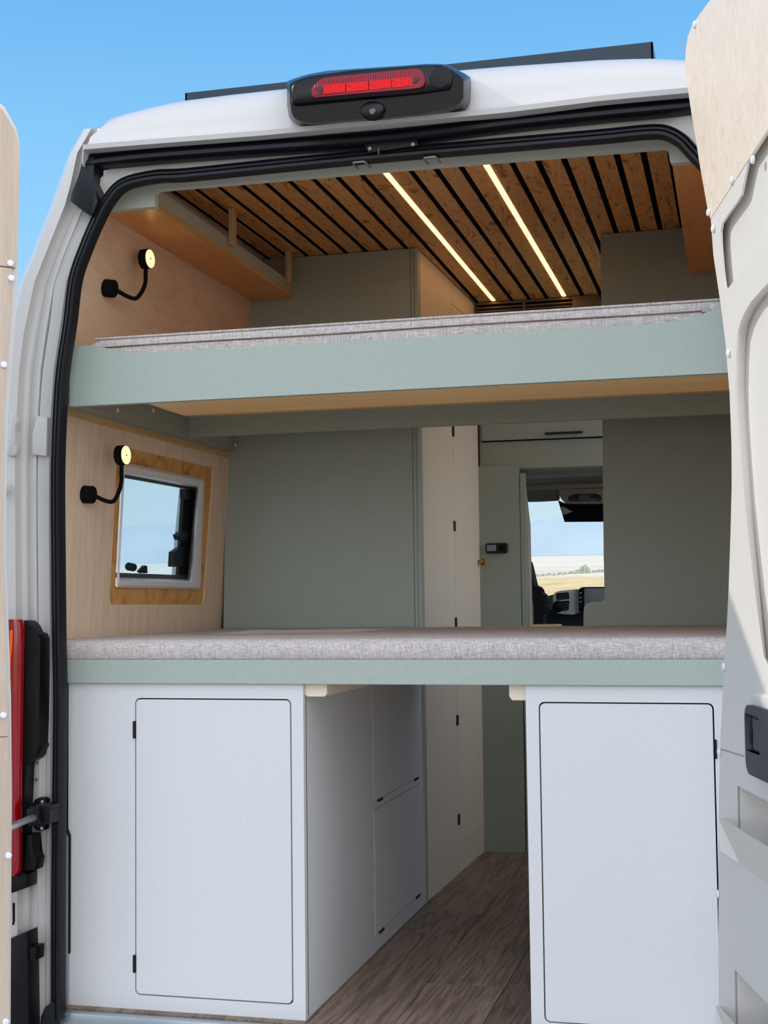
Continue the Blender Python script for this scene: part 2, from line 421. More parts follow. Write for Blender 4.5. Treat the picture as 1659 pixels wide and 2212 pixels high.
# ---- rear pillars
xo = [(278, 180), (300, 168), (330, 150), (440, 110), (545, 70), (610, 42), (660, 30), (720, 16), (800, 6), (1000, -2), (1300, 0), (1700, 4), (2240, 6)]
xi = [(278, 236), (330, 206), (400, 216), (440, 214), (480, 197), (544, 169), (605, 149), (700, 137), (801, 122), (902, 115), (1037, 111), (1206, 112), (1508, 116), (1716, 114), (2240, 112)]
cols = [(0.0, .35), (0.0, .02), (.03, -.035), (.08, -.055), (.30, -.058), (.37, -.042), (.45, -.034), (.55, -.030), (.59, -.040), (.70, -.042), (.75, -.033), (.84, -.030), (.88, -.037), (.95, -.036), (1.0, -.026), (1.06, .02)]
rows = []
for py in [278, 290, 310, 330, 360, 400, 440, 480, 520, 560, 610, 660, 720, 800, 900, 1000, 1150, 1300, 1500, 1700, 1900, 2100, 2260]:
    a, b = interp(xo, py), interp(xi, py)
    r = []
    for f, yy in cols:
        y = yy if yy < .3 else .02
        p = onY(a + (b - a) * f, py, y)
        if yy > .3: p = V((p.x - .03, .35, p.z))
        r.append(p)
    rows.append(r)
m = M(); m.loft(rows); part(link('rear_pillar', m, PAINT, van, 40), 'white pressed steel pillar left of the opening')
m = M(); m.loft([[V((-p.x, p.y, p.z)) for p in r] for r in rows]); part(link('rear_pillar', m, PAINT, van, 40), 'white pressed steel pillar behind the sunlit door')
# ---- roof cap
def lerp(a, b, t): return a + (b - a) * t
drip = [(166, 322), (182, 320.5), (300, 311), (560, 291), (850, 264), (1100, 240), (1302, 215), (1400, 206), (1490, 198)]
crown = [(226, 276), (240, 267), (262, 260), (330, 239), (400, 222), (510, 208), (620, 196), (850, 168), (1017, 154), (1100, 147), (1300, 134.5), (1400, 132), (1475, 136), (1500, 142)]
dp = [(p.x, p) for p in YS(drip, -.10)]; cp = [(p.x, p) for p in YS(crown, .03)]
def ip(tab, x):
    if x <= tab[0][0]: return tab[0][1].z
    for (a, pa), (b, pb) in zip(tab[:-1], tab[1:]):
        if x <= b: return lerp(pa.z, pb.z, (x - a) / (b - a))
    return tab[-1][1].z
rows = []
for k in range(41):
    x = -.685 + 1.37 * k / 40
    zc, zd = ip(cp, max(x, -.66)), ip(dp, x)
    e = abs(x) / .685; edge = max(0, (e - .955) / .045)
    zc -= .045 * edge ** 2
    r = [V((x, -.07, zd - .004)), V((x, -.105, zd - .004)), V((x, -.108, zd + .006)), V((x, -.088, zd + .012)), V((x, -.078, zd + .022))]
    for q in range(1, 9):
        a = math.pi / 2 * q / 8
        r.append(V((x, .06 - .138 * math.cos(a) ** .8, zd + .022 + (zc - zd - .022) * math.sin(a) ** 1.0)))
    r += [V((x, .5, zc + .012)), V((x, 1.6, zc + .015)), V((x, 2.6, zc + .005)), V((x, 2.95, zc - .06)), V((x, 3.15, zc - .22))]
    rows.append(r)
m = M(); m.loft(rows)
m.loft([rows[0], [V((-.80, p.y, p.z - .11)) if p.y > .2 else p + V((-.012, .02, -.03)) for p in rows[0]]])
m.loft([rows[-1], [V((.80, p.y, p.z - .11)) if p.y > .2 else p + V((.012, .02, -.03)) for p in rows[-1]]])
part(link('roof', m, PAINT, van, 40), 'white moulded high roof with a drip lip over the opening')
# ---- outer seal under the drip lip
op = cr(YS([(186, 349), (240, 342), (337, 332), (560, 315), (847, 293), (1100, 262), (1302, 241), (1400, 232), (1486, 224), (1560, 217)], -.065), 5)
prof2 = [(-.015, .03), (-.016, -.004), (-.011, -.013), (-.003, -.013), (0, -.005), (.004, -.004), (.008, -.012), (.013, -.008), (.015, .03)]
part(link('drip_seal', M().sweep(op, prof2), RUB, van, 50), 'long black rubber seal under the roof lip')
m = M(); m.prism(YS([(182, 330), (202, 335), (206, 351), (199, 389), (206, 409), (211, 433), (203, 456), (197, 466), (189, 463), (159, 440), (147, 431), (155, 416), (169, 382), (179, 345)], -.075), (0, .045, 0), .004)
part(link('corner_gusset', m, RUB, van, 40), 'folded black rubber corner piece at the top left')
# ---- side walls of the body, with window opening
WY0, WY1, WZ0, WZ1 = .37, .975, .905, 1.27
bprof = [(-.05, -.90), (.3, -.945), (.62, -.955), (WZ0, -.945), (1.08, -.93), (WZ1, -.91), (1.45, -.88), (1.62, -.85), (1.78, -.79), (1.90, -.74), (1.97, -.69)]
def body_side(sg, holes, label):
    ys = sorted({.3, 3.3} | {h[0] for h in holes} | {h[1] for h in holes})
    m = M()
    for (za, xa), (zb, xb) in zip(bprof[:-1], bprof[1:]):
        for ya, yb in zip(ys[:-1], ys[1:]):
            if any(h[0] <= ya and yb <= h[1] and h[2] <= za + 1e-6 and zb <= h[3] + 1e-6 for h in holes): continue
            m.face([V((sg * xa * 1.0, ya, za)), V((sg * xa, yb, za)), V((sg * xb, yb, zb)), V((sg * xb, ya, zb))])
    return part(link('body_side', m, PAINT, van), label)
body_side(1, [(WY0, WY1, WZ0, WZ1), (2.35, 3.0, 1.08, 1.62)], 'white body side with the window cut-out')
body_side(-1, [(2.35, 3.0, 1.08, 1.62), (1.20, 2.05, WZ0, 1.78)], 'white body side behind the sunlit door')
for sg in (-1, 1):
    m = M(); m.face([V((sg * .93, 2.35, 1.08)), V((sg * .93, 3.0, 1.08)), V((sg * .85, 3.0, 1.62)), V((sg * .85, 2.35, 1.62))])
    part(link('cab_side_glass', m, WIND, van), 'clear glass')
# unseen right-hand sliding door, guessed open and sized for the wardrobe's side light
m = M(); m.face([V((-.93, 3.75, .62)), V((.93, 3.75, .62)), V((.72, 3.02, 1.62)), V((-.72, 3.02, 1.62))])
part(link('windscreen', m, WIND, van), 'sloping clear windscreen at the far end')
m = M(); m.face([V((-.93, 3.7, -.2)), V((.93, 3.7, -.2)), V((.93, 3.76, .62)), V((-.93, 3.76, .62))])
link('nose_panel', m, PAINT, van); m = M(); m.box((-.93, 2.1, -.06), (.93, 3.4, -.10)); link('cab_floor', m, DASHDK, van); m = M(); m.face([V((-.72, 3.02, 1.62)), V((.72, 3.02, 1.62)), V((.72, 3.1, 1.9)), V((-.72, 3.1, 1.9))])
link('roof_front', m, PAINT, van)
for sg in (-1, 1):
    m = M(); m.face([V((sg * .93, 3.3, -.2)), V((sg * .93, 3.7, -.2)), V((sg * .93, 3.76, .62)), V((sg * .93, 3.3, .9))]); link('wing', m, PAINT, van)
# ---- sill under the floor edge
m = M(); m.box((-.80, -.16, -.30), (.80, -.045, -.075), .012)
link('rear_sill', m, PAINT, van, 40)
m = M(); m.box((-.775, -.046, -.036), (.775, -.0205, -.003), .003)
part(link('sill_strip', m, ALU, van, 40), 'bright metal strip along the floor edge')
# ---- chassis skirt and wheels (under the frame of the photograph, the van stands on them)
for x in (-.72, .72):
    for y in (.75, 3.0):
        m = M(); m.cyl((x - .1, y, -.295), (1, 0, 0), .325, .2, 28, .03); part(link('wheel', m, BLACK, van, 40), 'black tyre')
# ---- tail lamp
m = M(); rows = []
for py, xr in ((1338, 50), (1344, 53), (1360, 54), (1450, 52), (1600, 50), (1750, 48), (1860, 47.5), (1882, 46), (1893, 38)):
    r = []
    for q in range(9):
        a = math.pi * q / 8
        r.append(onY(lerp(-30, xr, (1 - math.cos(a)) / 2), py, -.085 - .035 * math.sin(a)))
    rows.append(r)
m.loft(rows); m.face(rows[0]); m.face(rows[-1][::-1])
RED, ntr, br_ = newmat('red_lens')
br_.inputs['Base Color'].default_value = rgb((150, 4, 14)); br_.inputs['Roughness'].default_value = .12; br_.inputs['Coat Weight'].default_value = .6
tl = part(link('tail_light', m, RED, van, 40), 'tall red tail light lens')
m = M(); m.prism(YS([(22, 1362), (29, 1361), (27, 1400), (22, 1450)], -.1235), (0, -.003, 0), .001)
part(link('indicator', m, plain('orange_lens', (255, 96, 30), .15), tl), 'orange indicator strip')
m = M(); m.prism(YS([(48, 1340), (58, 1342), (66, 1352), (72, 1367), (81, 1369), (86, 1380), (86, 1450), (84, 1560), (82, 1608), (85, 1612), (76, 1635), (73, 1640), (55, 1650), (50, 1760), (48, 1885), (44, 1885)], -.082), (0, .05, 0), .003)
m.prism(YS([(56, 1803), (70, 1803), (69, 1843), (79, 1856), (75, 1880), (50, 1880)], -.086), (0, .04, 0), .003)
part(link('tail_light_housing', m, BLACK, tl, 40), 'black plastic housing')
# ---- black plastic pieces of the pillar
def blk(name, px, y, d, label=None, mat_=BLACK):
    o = link(name, M().prism(YS(px, y), (0, d, 0), .003), mat_, van, 40)
    if label: part(o, label)
    return o
blk('bumper_corner', [(20, 1895), (50, 1886), (57, 1890), (57, 1918), (28, 1929), (20, 1930)], -.092, .05, 'black bumper corner below the tail light')
blk('bumper_trim', [(15, 2030), (58, 2013), (60, 2100), (61, 2170), (63, 2250), (10, 2250)], -.092, .05, 'tall black bumper end trim')
blk('bumper_tab', [(56, 2046), (78, 2046), (77, 2075), (57, 2076)], -.086, .04, 'black screw tab')
blk('buffer_foot', [(86, 2215), (88, 2195), (96, 2176), (111, 2165), (118, 2166), (118, 2225), (86, 2225)], -.07, .05, 'black rubber buffer at the seal foot', RUB)
blk('vent_slot', [(26, 1951), (30.5, 1951), (30.5, 1990), (28, 1999), (26, 1999)], -.0605, .01, 'black slot', MATBLK)
m = M(); m.prism(YS([(62, 1742), (66, 1741), (83, 1741), (107, 1741), (107, 1748), (104, 1750), (105, 1772), (107, 1775), (105, 1780), (83, 1786), (63, 1778)], -.115), (0, .06, 0), .003)
m.prism(YS([(68, 1742), (74, 1728), (84, 1723), (96, 1724), (100, 1729), (100, 1742)], -.062), (0, .02, 0), .002)
m.prism(YS([(68, 1780), (76, 1793), (86, 1796), (97, 1793), (98, 1782)], -.062), (0, .02, 0), .002)
m.prism(YS([(56, 1748), (80, 1744), (83, 1780), (60, 1786)], -.135), (0, .03, 0), .003)
cs = part(link('door_check', m, BLACK, van, 40), 'black door check bracket on the pillar')
m = M(); m.tube(cr([onY(76, 1766, -.128), onY(60, 1771, -.17), onY(45, 1777, -.22), onY(28, 1785, -.28), onY(8, 1792, -.33)], 5), .0075, 10)
part(link('check_strap', m, STEEL, cs, 60), 'steel check strap')
for px, py in ((92, 1732), (91, 1789)):
    m = M(); m.cyl(onY(px, py, -.063), (0, -1, 0), .004, .003, 12, .001); link('bolt', m, STEEL, cs)
m = M(); m.prism(YS([(22, 893), (30, 895), (37, 905), (36, 915), (30, 930), (30, 948), (35, 962), (36, 975), (30, 984), (14, 985), (14, 940)], -.072), (0, .02, 0), .003)
part(link('door_hinge', m, PAINT, van, 40), 'white painted hinge plate on the pillar')
m = M(); m.prism(YS([(76, 898), (102, 901), (100, 985), (67, 982), (70, 940)], -.05), (0, .02, 0), .003)
part(link('striker_pad', m, PAINT, van, 40), 'white pressed pad on the pillar')
for px, py in ((80, 1648), (79, 1684)):
    m = M(); m.cyl(onY(px, py, -.044), (0, -1, 0), .0035, .002, 12); link('plug', m, GREYST, van)
for x_, ps in ((1, -1),):
    for z in (.25, 1.45):
        m = M(); m.tube(cr([V((.90, -.04, z)), V((.93, -.16, z)), V((.86, -.28, z)), V((.775, -.36, z))], 5), .016, 10)
        part(link('hinge_arm', m, PAINT, van, 60), 'white gooseneck hinge arm behind the sunlit door')
# ---- latch striker at the head of the opening, two hooks
m = M(); m.prism(YS([(787, 311), (899, 299), (905, 314), (795, 330)], -.072), (0, .03, 0), .002)
lt = part(link('striker_plate', m, BLACK, van, 40), 'black latch striker plate at the top of the opening')
for px, py in ((799, 321), (892, 312)):
    m = M(); m.cyl(onY(px, py, -.073), (0, -1, 0), .0045, .002, 14, .001); link('bolt', m, GREYST, lt)
m = M(); m.tube([onY(818, 320, -.076), onY(818, 332, -.082)], .0018, 8); link('pin', m, GREYST, lt)
def hook(a, b):
    (x0, y0), (x1, y1) = a, b
    m = M(); p0, p1 = onY(x0, y0, -.062), onY(x1, y1, -.062)
    pts = [p0 + V((.003, .035, -.003)), p0 + V((.001, .008, -.002)), p0 + V((.002, .001, 0)), p1 + V((-.002, .001, 0)), p1 + V((.001, .008, -.002)), p1 + V((.003, .035, -.003))]
    m.tube(pts, .0026, 8); return m
for a, b in (((761, 351), (788, 348)), ((914, 341), (941, 338))):
    part(link('striker_hook', hook(a, b), GREYST, van, 60), 'small steel hook under the seal')
# ---- high brake light with camera
HB = -.19
out_px = [(620, 176), (628, 172), (662, 161), (706, 153), (760, 149), (868, 142), (920, 138), (953, 138), (968, 140), (1002, 158), (1014, 164), (1018, 172), (1016, 222), (1008, 235), (970, 246), (840, 260), (668, 272), (640, 268), (626, 258), (620, 228)]
fr_px = [(628, 186), (634, 177), (660, 166), (760, 153), (920, 141), (958, 141), (972, 149), (977, 162), (975, 180), (968, 190), (900, 199), (640, 222), (630, 221), (627, 214)]
ow = YS(out_px, -.085); fw = YS(fr_px, HB)
m = M()
def resample(pts, n):
    P = pts + [pts[0]]; L = [0]
    for a, b in zip(P[:-1], P[1:]): L.append(L[-1] + (b - a).length)
    out = []
    for k in range(n):
        s = L[-1] * k / n
        for i in range(len(pts)):
            if L[i + 1] >= s:
                out.append(lerp(P[i], P[i + 1], (s - L[i]) / max(1e-9, L[i + 1] - L[i]))); break
    return out
# rear flange ring, belly ring, upper front face
n_ = 72
R0 = [onY(a, b, 0.0) for a, b in out_px]
rows = [resample(YS(out_px, y), n_) for y in (.06, -.095)]
belly = [(624, 182), (630, 176), (664, 164), (760, 151), (920, 139.5), (956, 139.5), (972, 146), (992, 160), (1004, 170), (1004, 214), (990, 230), (900, 246), (750, 258), (672, 266), (646, 263), (630, 254), (624, 226)]
rows.append(resample([onY(a, b, -.155 if b > 205 else -.175) for a, b in belly], n_))
rows.append(resample([onY(lerp(800, a, .985), lerp(195, b, .975), -.165 if b > 205 else -.185) for a, b in belly], n_))
m.loft(rows, True); m.bm.faces.new([v_ for v_ in m.bm.verts[-n_:]] if False else [m.bm.verts.new(p) for p in rows[-1]])
m.prism(fw, (0, .06, 0), .006)
hb = part(link('high_brake_light', m, GLOSSBLK, van, 50), 'black housing with red brake light and reversing camera on the roof edge')
lens = rpoly(YS([(673, 213), (676, 186), (700, 170), (900, 150), (914, 155), (919, 170), (918, 190), (890, 194)], HB - .003), .010)
LENS, ntl, bl = newmat('red_ribbed_lens')
vl = mapping(ntl, (1, 1, 1)); spl = N(ntl, 'ShaderNodeSeparateXYZ'); ntl.links.new(vl, spl.inputs[0])
wv = N(ntl, 'ShaderNodeTexWave', Scale=60.0, Distortion=1.0); wv.bands_direction = 'X'; ntl.links.new(vl, wv.inputs['Vector'])
ntl.links.new(ramp(ntl, wv.outputs['Fac'], [(.2, (104, 4, 34)), (.8, (156, 8, 34))]), bl.inputs['Base Color'])
bl.inputs['Roughness'].default_value = .12; bl.inputs['Coat Weight'].default_value = .1; bl.inputs['Specular IOR Level'].default_value = .3
bump(ntl, bl, wv.outputs['Fac'], .3, .002)
ln = part(link('lens', M().prism(lens, (0, -.006, 0), .002), LENS, hb, 40), 'long red ribbed lens')
REFL = plain('bright_red_reflector', (222, 10, 16), .3, coat=0, spec=.2, speck=.2, sscale=260)
for a, b in ((699, 746), (748, 796), (798, 845), (847, 891)):
    ya = lambda x: 198 - (x - 700) * .094
    m = M(); m.prism(rpoly(YS([(a, ya(a) - 14), (b, ya(b) - 14), (b, ya(b) + 5), (a, ya(a) + 6)], HB - .0095), .003), (0, -.001, 0))
    part(link('reflector', m, REFL, ln), 'bright red reflector cell')
WELL = plain('dark_red_well', (50, 6, 12), .3)
for px, py in ((692, 194), (897, 173)):
    m = M(); m.cyl(onY(px, py, HB - .009), (0, -1, 0), .0068, .0015, 20); m.cyl(onY(px, py, HB - .0105), (0, -1, 0), .003, .001, 12)
    part(link('screw', m, WELL, ln), 'dark screw well')
m = M(); m.prism([V((p.x, p.y, p.z)) for p in [onY(951, 168, HB - .001) + V((math.cos(t_) * .022, 0, math.sin(t_) * .022)) for t_ in [k * math.pi / 16 for k in range(32)]]], (0, -.003, 0), .001)
part(link('blank_cap', m, BLACK, hb, 40), 'round black blanking cap')
m = M(); cc = onY(806, 241, -.165); m.cyl(cc + V((0, .012, 0)), (0, -1, -.05), .026, .024, 28, .006)
for v_ in m.bm.verts: v_.co.z = cc.z + .002 + (v_.co.z - cc.z) * .66
cm = link('camera_pod', m, GLOSSBLK, hb, 40)
m = M(); cc = onY(805, 241, -.1755); m.cyl(cc, (0, -1, -.1), .0075, .004, 20, .002)
link('camera_lens', m, plain('camera_glass', (40, 42, 50), .05, coat=1), cm)

# ------------------------------------------------------------------ rear doors
# sunlit door, opened past a right angle
D0 = V((.685, -.45, 0)); Du = V((.259, -.966, 0)).normalized(); Dn = V((-.966, -.259, 0)).normalized()
def onD(px, py, off=0): return onP(px, py, D0 + Dn * off, Dn)
def dm(m_, z, off=0): return D0 + Du * m_ + V((0, 0, z)) + Dn * off
edge_px = [(1535, 0), (1511, 32), (1495, 57), (1486, 80), (1481.5, 112), (1481, 135), (1484, 175), (1492, 230), (1503, 298), (1514, 366), (1528, 445), (1541, 552), (1557, 660), (1567, 740), (1576, 850), (1580, 960), (1580.5, 1050), (1578, 1150), (1574, 1270), (1570, 1350), (1564, 1440), (1556, 1600), (1553, 1720), (1552, 1860), (1552, 2000), (1552.5, 2150), (1553, 2240)]
edge = [onD(*p) for p in edge_px]
lastm = (edge[-1] - D0).dot(Du); topm = (edge[0] - D0).dot(Du)
outline = [dm(topm + .05, 1.965), ] + edge + [dm(lastm + .01, -.10), dm(.62, -.10), dm(.62, 1.90), dm(.56, 1.97)]
seam = [(1535, 473), (1659, 279.6)]
sa, sb = onD(*seam[0]), onD(*seam[1]); sdir = (sb - sa).normalized(); sc_ = sa + sdir * ((.62 - (sa - D0).dot(Du)) / sdir.dot(Du))
m = M(); m.plate([p - Dn * .056 for p in outline], [], Dn * -.035); m.loft([[p - Dn * .0042 for p in outline], [p - Dn * .056 for p in outline]], True)
rd = link('rear_door', m, PAINT, van); part(rd, 'right rear door, open past a right angle and lit by the sun')
ply = [dm(topm + .05, 1.965)] + [p for p, q in zip(edge, edge_px) if q[1] < 470] + [sa, sc_, dm(.62, 1.90), dm(.56, 1.97)]
part(link('plywood_panel', M().plate([p + Dn * .0006 for p in ply], [], Dn * -.006), PLYDOOR, rd), 'pale birch plywood upper panel')
low = [sa + (sc_ - sa) * .002 - V((0, 0, .001))] + [p for p, q in zip(edge, edge_px) if q[1] > 475] + [dm(lastm + .01, -.10), dm(.62, -.10), sc_ - V((0, 0, .002))]
# recesses in the moulded trim : loops at the surface and shrunk loops below
hA_top = [onD(*p) for p in [(1601, 421), (1592, 436), (1572, 464), (1559, 484), (1556, 500), (1557, 530), (1561, 580), (1565, 615), (1568, 627), (1575, 620), (1659, 508)]]
hA_bot = [onD(*p, -.016) for p in [(1604, 419), (1596, 436), (1576, 464), (1565, 484), (1561, 505), (1563, 540), (1567, 590), (1569, 612), (1570, 625), (1577, 618), (1660, 507)]]
ea = dm(.56, hA_top[-1].z + .28); hA_top += [ea, dm(.56, ea.z + .22)]; hA_bot += [ea - Dn * .016 - Du * .004, dm(.555, ea.z + .21, -.016)]
hB_top = [onD(*p) for p in [(1659, 611), (1640, 632), (1622, 652), (1610, 672), (1600, 694), (1593, 722), (1590, 770), (1589, 837), (1591, 900), (1596, 980), (1603, 1070), (1612, 1160), (1622, 1250), (1632, 1330), (1645, 1420), (1659, 1447)]]
hB_bot = [onD(*p, -.02) for p in [(1663, 632), (1652, 640), (1640, 656), (1630, 672), (1620, 694), (1614, 722), (1611, 770), (1610.5, 837), (1613, 900), (1618, 980), (1626, 1091), (1631, 1160), (1639, 1240), (1646, 1320), (1655, 1420), (1664, 1440)]]
eb = .56
hB_top += [dm(eb, hB_top[-1].z), dm(eb, hB_top[0].z + .22)]; hB_bot += [dm(eb - .01, hB_top[-1].z + .01, -.02), dm(eb - .01, hB_top[0].z + .21, -.02)]
def pocket_loop(p_tl, p_bl, off=0, z0=None, z1=None):
    a, b = onD(*p_tl), onD(*p_bl); return a, b
pk1 = [onD(1598, 1700), onD(1592, 1768)]
z1t, z1b = pk1[0].z, onD(1560, 1765).z - .05
m1 = (onD(1594, 1740) - D0).dot(Du)
hC = [dm(m1, z1t), dm(m1 - .006, z1b), dm(.55, z1b), dm(.55, z1t)]
z2t = onD(1588, 2096).z; z2b = onD(1555, 2172).z - .05; m2 = (onD(1588, 2130) - D0).dot(Du)
hD = [dm(m2, z2t), dm(m2 - .006, z2b), dm(.55, z2b), dm(.55, z2t)]
m = M(); m.plate(low, [hA_top, hB_top, hC, hD], Dn * -.004)
tr = link('door_trim', m, TRIM, rd, 30); part(tr, 'cream moulded plastic door lining')
m = M(); m.loft([hA_top, hA_bot], True); m.plate(hA_bot, [], Dn * -.001)
part(link('inset_panel', m, TRIM, rd, 30), 'triangular recessed panel')
m = M(); m.loft([hB_top, [lerp(a, b, .5) + Dn * -.004 for a, b in zip(hB_top, hB_bot)], hB_bot], True); m.plate(hB_bot, [], Dn * -.001)
part(link('inset_panel', m, TRIM, rd, 30), 'tall recessed centre panel')
def pocket(h, zr, ma, zb, label):
    m = M(); bot = [p - Dn * .05 for p in h]
    m.loft([h, bot], True); m.plate(bot, [], Dn * -.001)
    # tapered front of the bin, standing proud of the lining
    fo = .032
    f = [dm(ma, zr, fo), dm(ma - .005, zr - .02, fo), dm(ma - .006, zb + .02, fo - .004), dm(ma + .006, zb, 0), dm(.56, zb, 0), dm(.56, zr, fo)]
    m.plate(f, [], Dn * -.006)
    bk = [p for p in f]; base = [dm(ma + .008, zr, 0), dm(ma + .004, zr - .02, 0), dm(ma + .003, zb + .02, 0), dm(ma + .008, zb, 0), dm(.56, zb, 0), dm(.56, zr, 0)]
    for i in (0, 1, 2):
        m.face([bk[i], bk[i + 1], base[i + 1], base[i]])
    return part(link('storage_pocket', m, TRIM, rd, 30), label)
pa_, pb_ = onD(1554, 1766, .03), onD(1551, 1861, .03)
pocket(hC, pa_.z, (pa_ - D0).dot(Du), pb_.z, 'upper cream storage pocket')
pa_ = onD(1548, 2172, .03)
pocket(hD, pa_.z, (pa_ - D0).dot(Du), pa_.z - .10, 'lower cream storage pocket')
# seam and pull handle
s0, s1 = onD(1553, 1615.5), onD(1608, 1632)
m = M(); m.plate([s0 + Dn * .0008, s1 + Dn * .0008, s1 + Dn * .0008 - V((0, 0, .0022)), s0 + Dn * .0008 - V((0, 0, .0022))], [], Dn * -.003)
part(link('seam', m, plain('seam_shadow_line', (168, 163, 154), .8), tr), 'fine joint line')
ha = (onD(1608, 1560, .022) - D0).dot(Du) - .004; zt, zb_ = onD(1609, 1490, .012).z, onD(1607, 1690).z
hz0, hz1 = onD(1609, 1521, .022).z, onD(1608, 1668, .022).z
sur = [dm(a, z, 0) for a, z in rrect(ha - .006, ha + .24, hz1 - .012, zt, .02)]
m = M(); m.plate([p for p in sur], [], Dn * .001); m.loft([sur, [dm(a, z, .012) for a, z in rrect(ha + .004, ha + .23, hz1 - .004, zt - .004, .016)]], True)
m.plate([dm(a, z, .012) for a, z in rrect(ha + .004, ha + .23, hz1 - .004, zt - .004, .016)], [], Dn * .001)
part(link('handle_surround', m, TRIM, rd, 40), 'cream raised handle surround')
hole = [dm(a, z, .022) for a, z in rrect(ha + .010, ha + .086, hz1 + .036, hz0 - .014, .006)]
face_ = [dm(a, z, .022) for a, z in rrect(ha + .004, ha + .22, hz1, hz0, .022)]
m = M(); m.plate(face_, [hole], Dn * -.008)
m.loft([hole, [p - Dn * .008 + Du * .003 for p in hole]], True); m.plate([p - Dn * .008 + Du * .003 for p in hole], [], Dn * -.001)
ph = part(link('pull_handle', m, plain('blue_black_plastic', (30, 34, 46), .45), rd, 40), 'black inner pull handle with grip recess')
m = M(); m.tube([p for p in cr([dm(ha + .024, hz1 + .048, .015), dm(ha + .024, (hz0 + hz1) / 2, .017), dm(ha + .024, hz0 - .025, .015)], 4)], .003, 8)
link('grip_rib', m, BLACK, ph, 60)
m = M(); m.plate([dm(a, z, .0175) for a, z in rrect(ha + .034, ha + .082, hz1 + .040, hz0 - .020, .005)], [], Dn * -.003); link('grip_pad', m, plain('grey_black_pad', (52, 58, 64), .5), ph, 40)
def cap(parent, p, n, r=.0068, h=.0045, name='screw_cap', mat_=CAPM):
    m = M(); m.cyl((0, 0, 0), (0, 0, 1), r, h, 20, h * .6)
    o = link(name, m, mat_, None, 40); o.rotation_euler = V(n).to_track_quat('Z', 'Y').to_euler(); o.location = p
    attach(o, parent); return o
for px, py in ((1501, 53), (1627, 345), (1581, 390), (1531, 459), (1541, 494), (1574, 763), (1563.5, 1440), (1554, 1624), (1551, 1931)):
    cap(rd, onD(px + 1, py, .001), Dn)
cap(rd, onD(1560, 2300, .003), Dn)

# shaded door, swung wide open, only its hinge side is in the photograph
E0 = V((-.72, -.35, 0)); Eu = V((-.669, -.743, 0)).normalized(); En = V((.743, -.669, 0)).normalized()
def onE(px, py, off=0): return onP(px, py, E0 + En * off, En)
def em(m_, z, off=0): return E0 + Eu * m_ + V((0, 0, z)) + En * off
ledge_px = [(0, 219), (12, 229), (24, 251), (37, 274), (44, 301), (45.5, 335), (44, 420), (42, 487), (40, 622), (30, 760), (20, 880), (16, 1040), (15, 1206), (19, 1300), (26, 1508), (28, 1716), (26, 2000), (25, 2240)]
le = [onE(*p) for p in ledge_px]
t0 = (le[0] - E0).dot(Eu)
lout = [em(t0 + .03, le[0].z + .012)] + le + [em((le[-1] - E0).dot(Eu), -.1), em(.72, -.1), em(.72, 1.85), em(.66, le[0].z + .02)]
ld = part(link('rear_door', M().plate([p - En * .006 for p in lout], [], En * -.07), PAINT, van), 'left rear door, swung wide open, in shade')
ipx = [(-8, 226), (4, 236), (18, 258), (32, 283), (40, 308), (41.5, 340), (40, 420), (38, 487), (35, 578)]
iu = [onE(*p, .004) for p in ipx]
jz = iu[-1].z
LIN = wood('shaded_birch_veneer', [(.3, (190, 170, 150)), (.5, (198, 179, 160)), (.72, (206, 188, 170))], (60, 60, 3), .5, .5, (400, 400, 20), .2)  # darker copy of the birch veneer, shade put into its colour
up_ = iu + [em(.70, jz, .004), em(.70, 1.83, .004), em(.64, iu[0].z, .004)]
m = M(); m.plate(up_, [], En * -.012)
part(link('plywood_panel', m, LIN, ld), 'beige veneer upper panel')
lpx2 = [(26, 579.5), (24, 640), (18, 720), (12, 800), (7, 900), (5, 1040), (5, 1206), (9, 1300), (16, 1508), (19.5, 1590)]
iu2 = [onE(*p, .004) for p in lpx2]
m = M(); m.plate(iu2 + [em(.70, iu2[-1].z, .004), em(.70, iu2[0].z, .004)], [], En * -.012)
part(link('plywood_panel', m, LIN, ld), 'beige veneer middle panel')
lpx3 = [(19.5, 1592), (21, 1716), (20, 2000), (20, 2240)]
iu3 = [onE(*p, .004) for p in lpx3]
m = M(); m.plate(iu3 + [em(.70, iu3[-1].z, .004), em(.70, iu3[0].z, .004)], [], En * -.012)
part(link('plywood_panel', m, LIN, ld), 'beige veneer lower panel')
for px, py in ((22, 569), (24, 601), (8, 788), (7, 1545), (18, 1848), (12, 2207)):
    cap(ld, onE(px, py, .0045), En)
for z in (.25, 1.15):
    m = M(); m.tube(cr([V((-.90, -.04, z)), V((-.94, -.16, z)), V((-.88, -.28, z)), V((-.80, -.36, z))], 5), .016, 10)
    part(link('hinge_arm', m, PAINT, van, 60), 'white gooseneck hinge arm behind the shaded door')

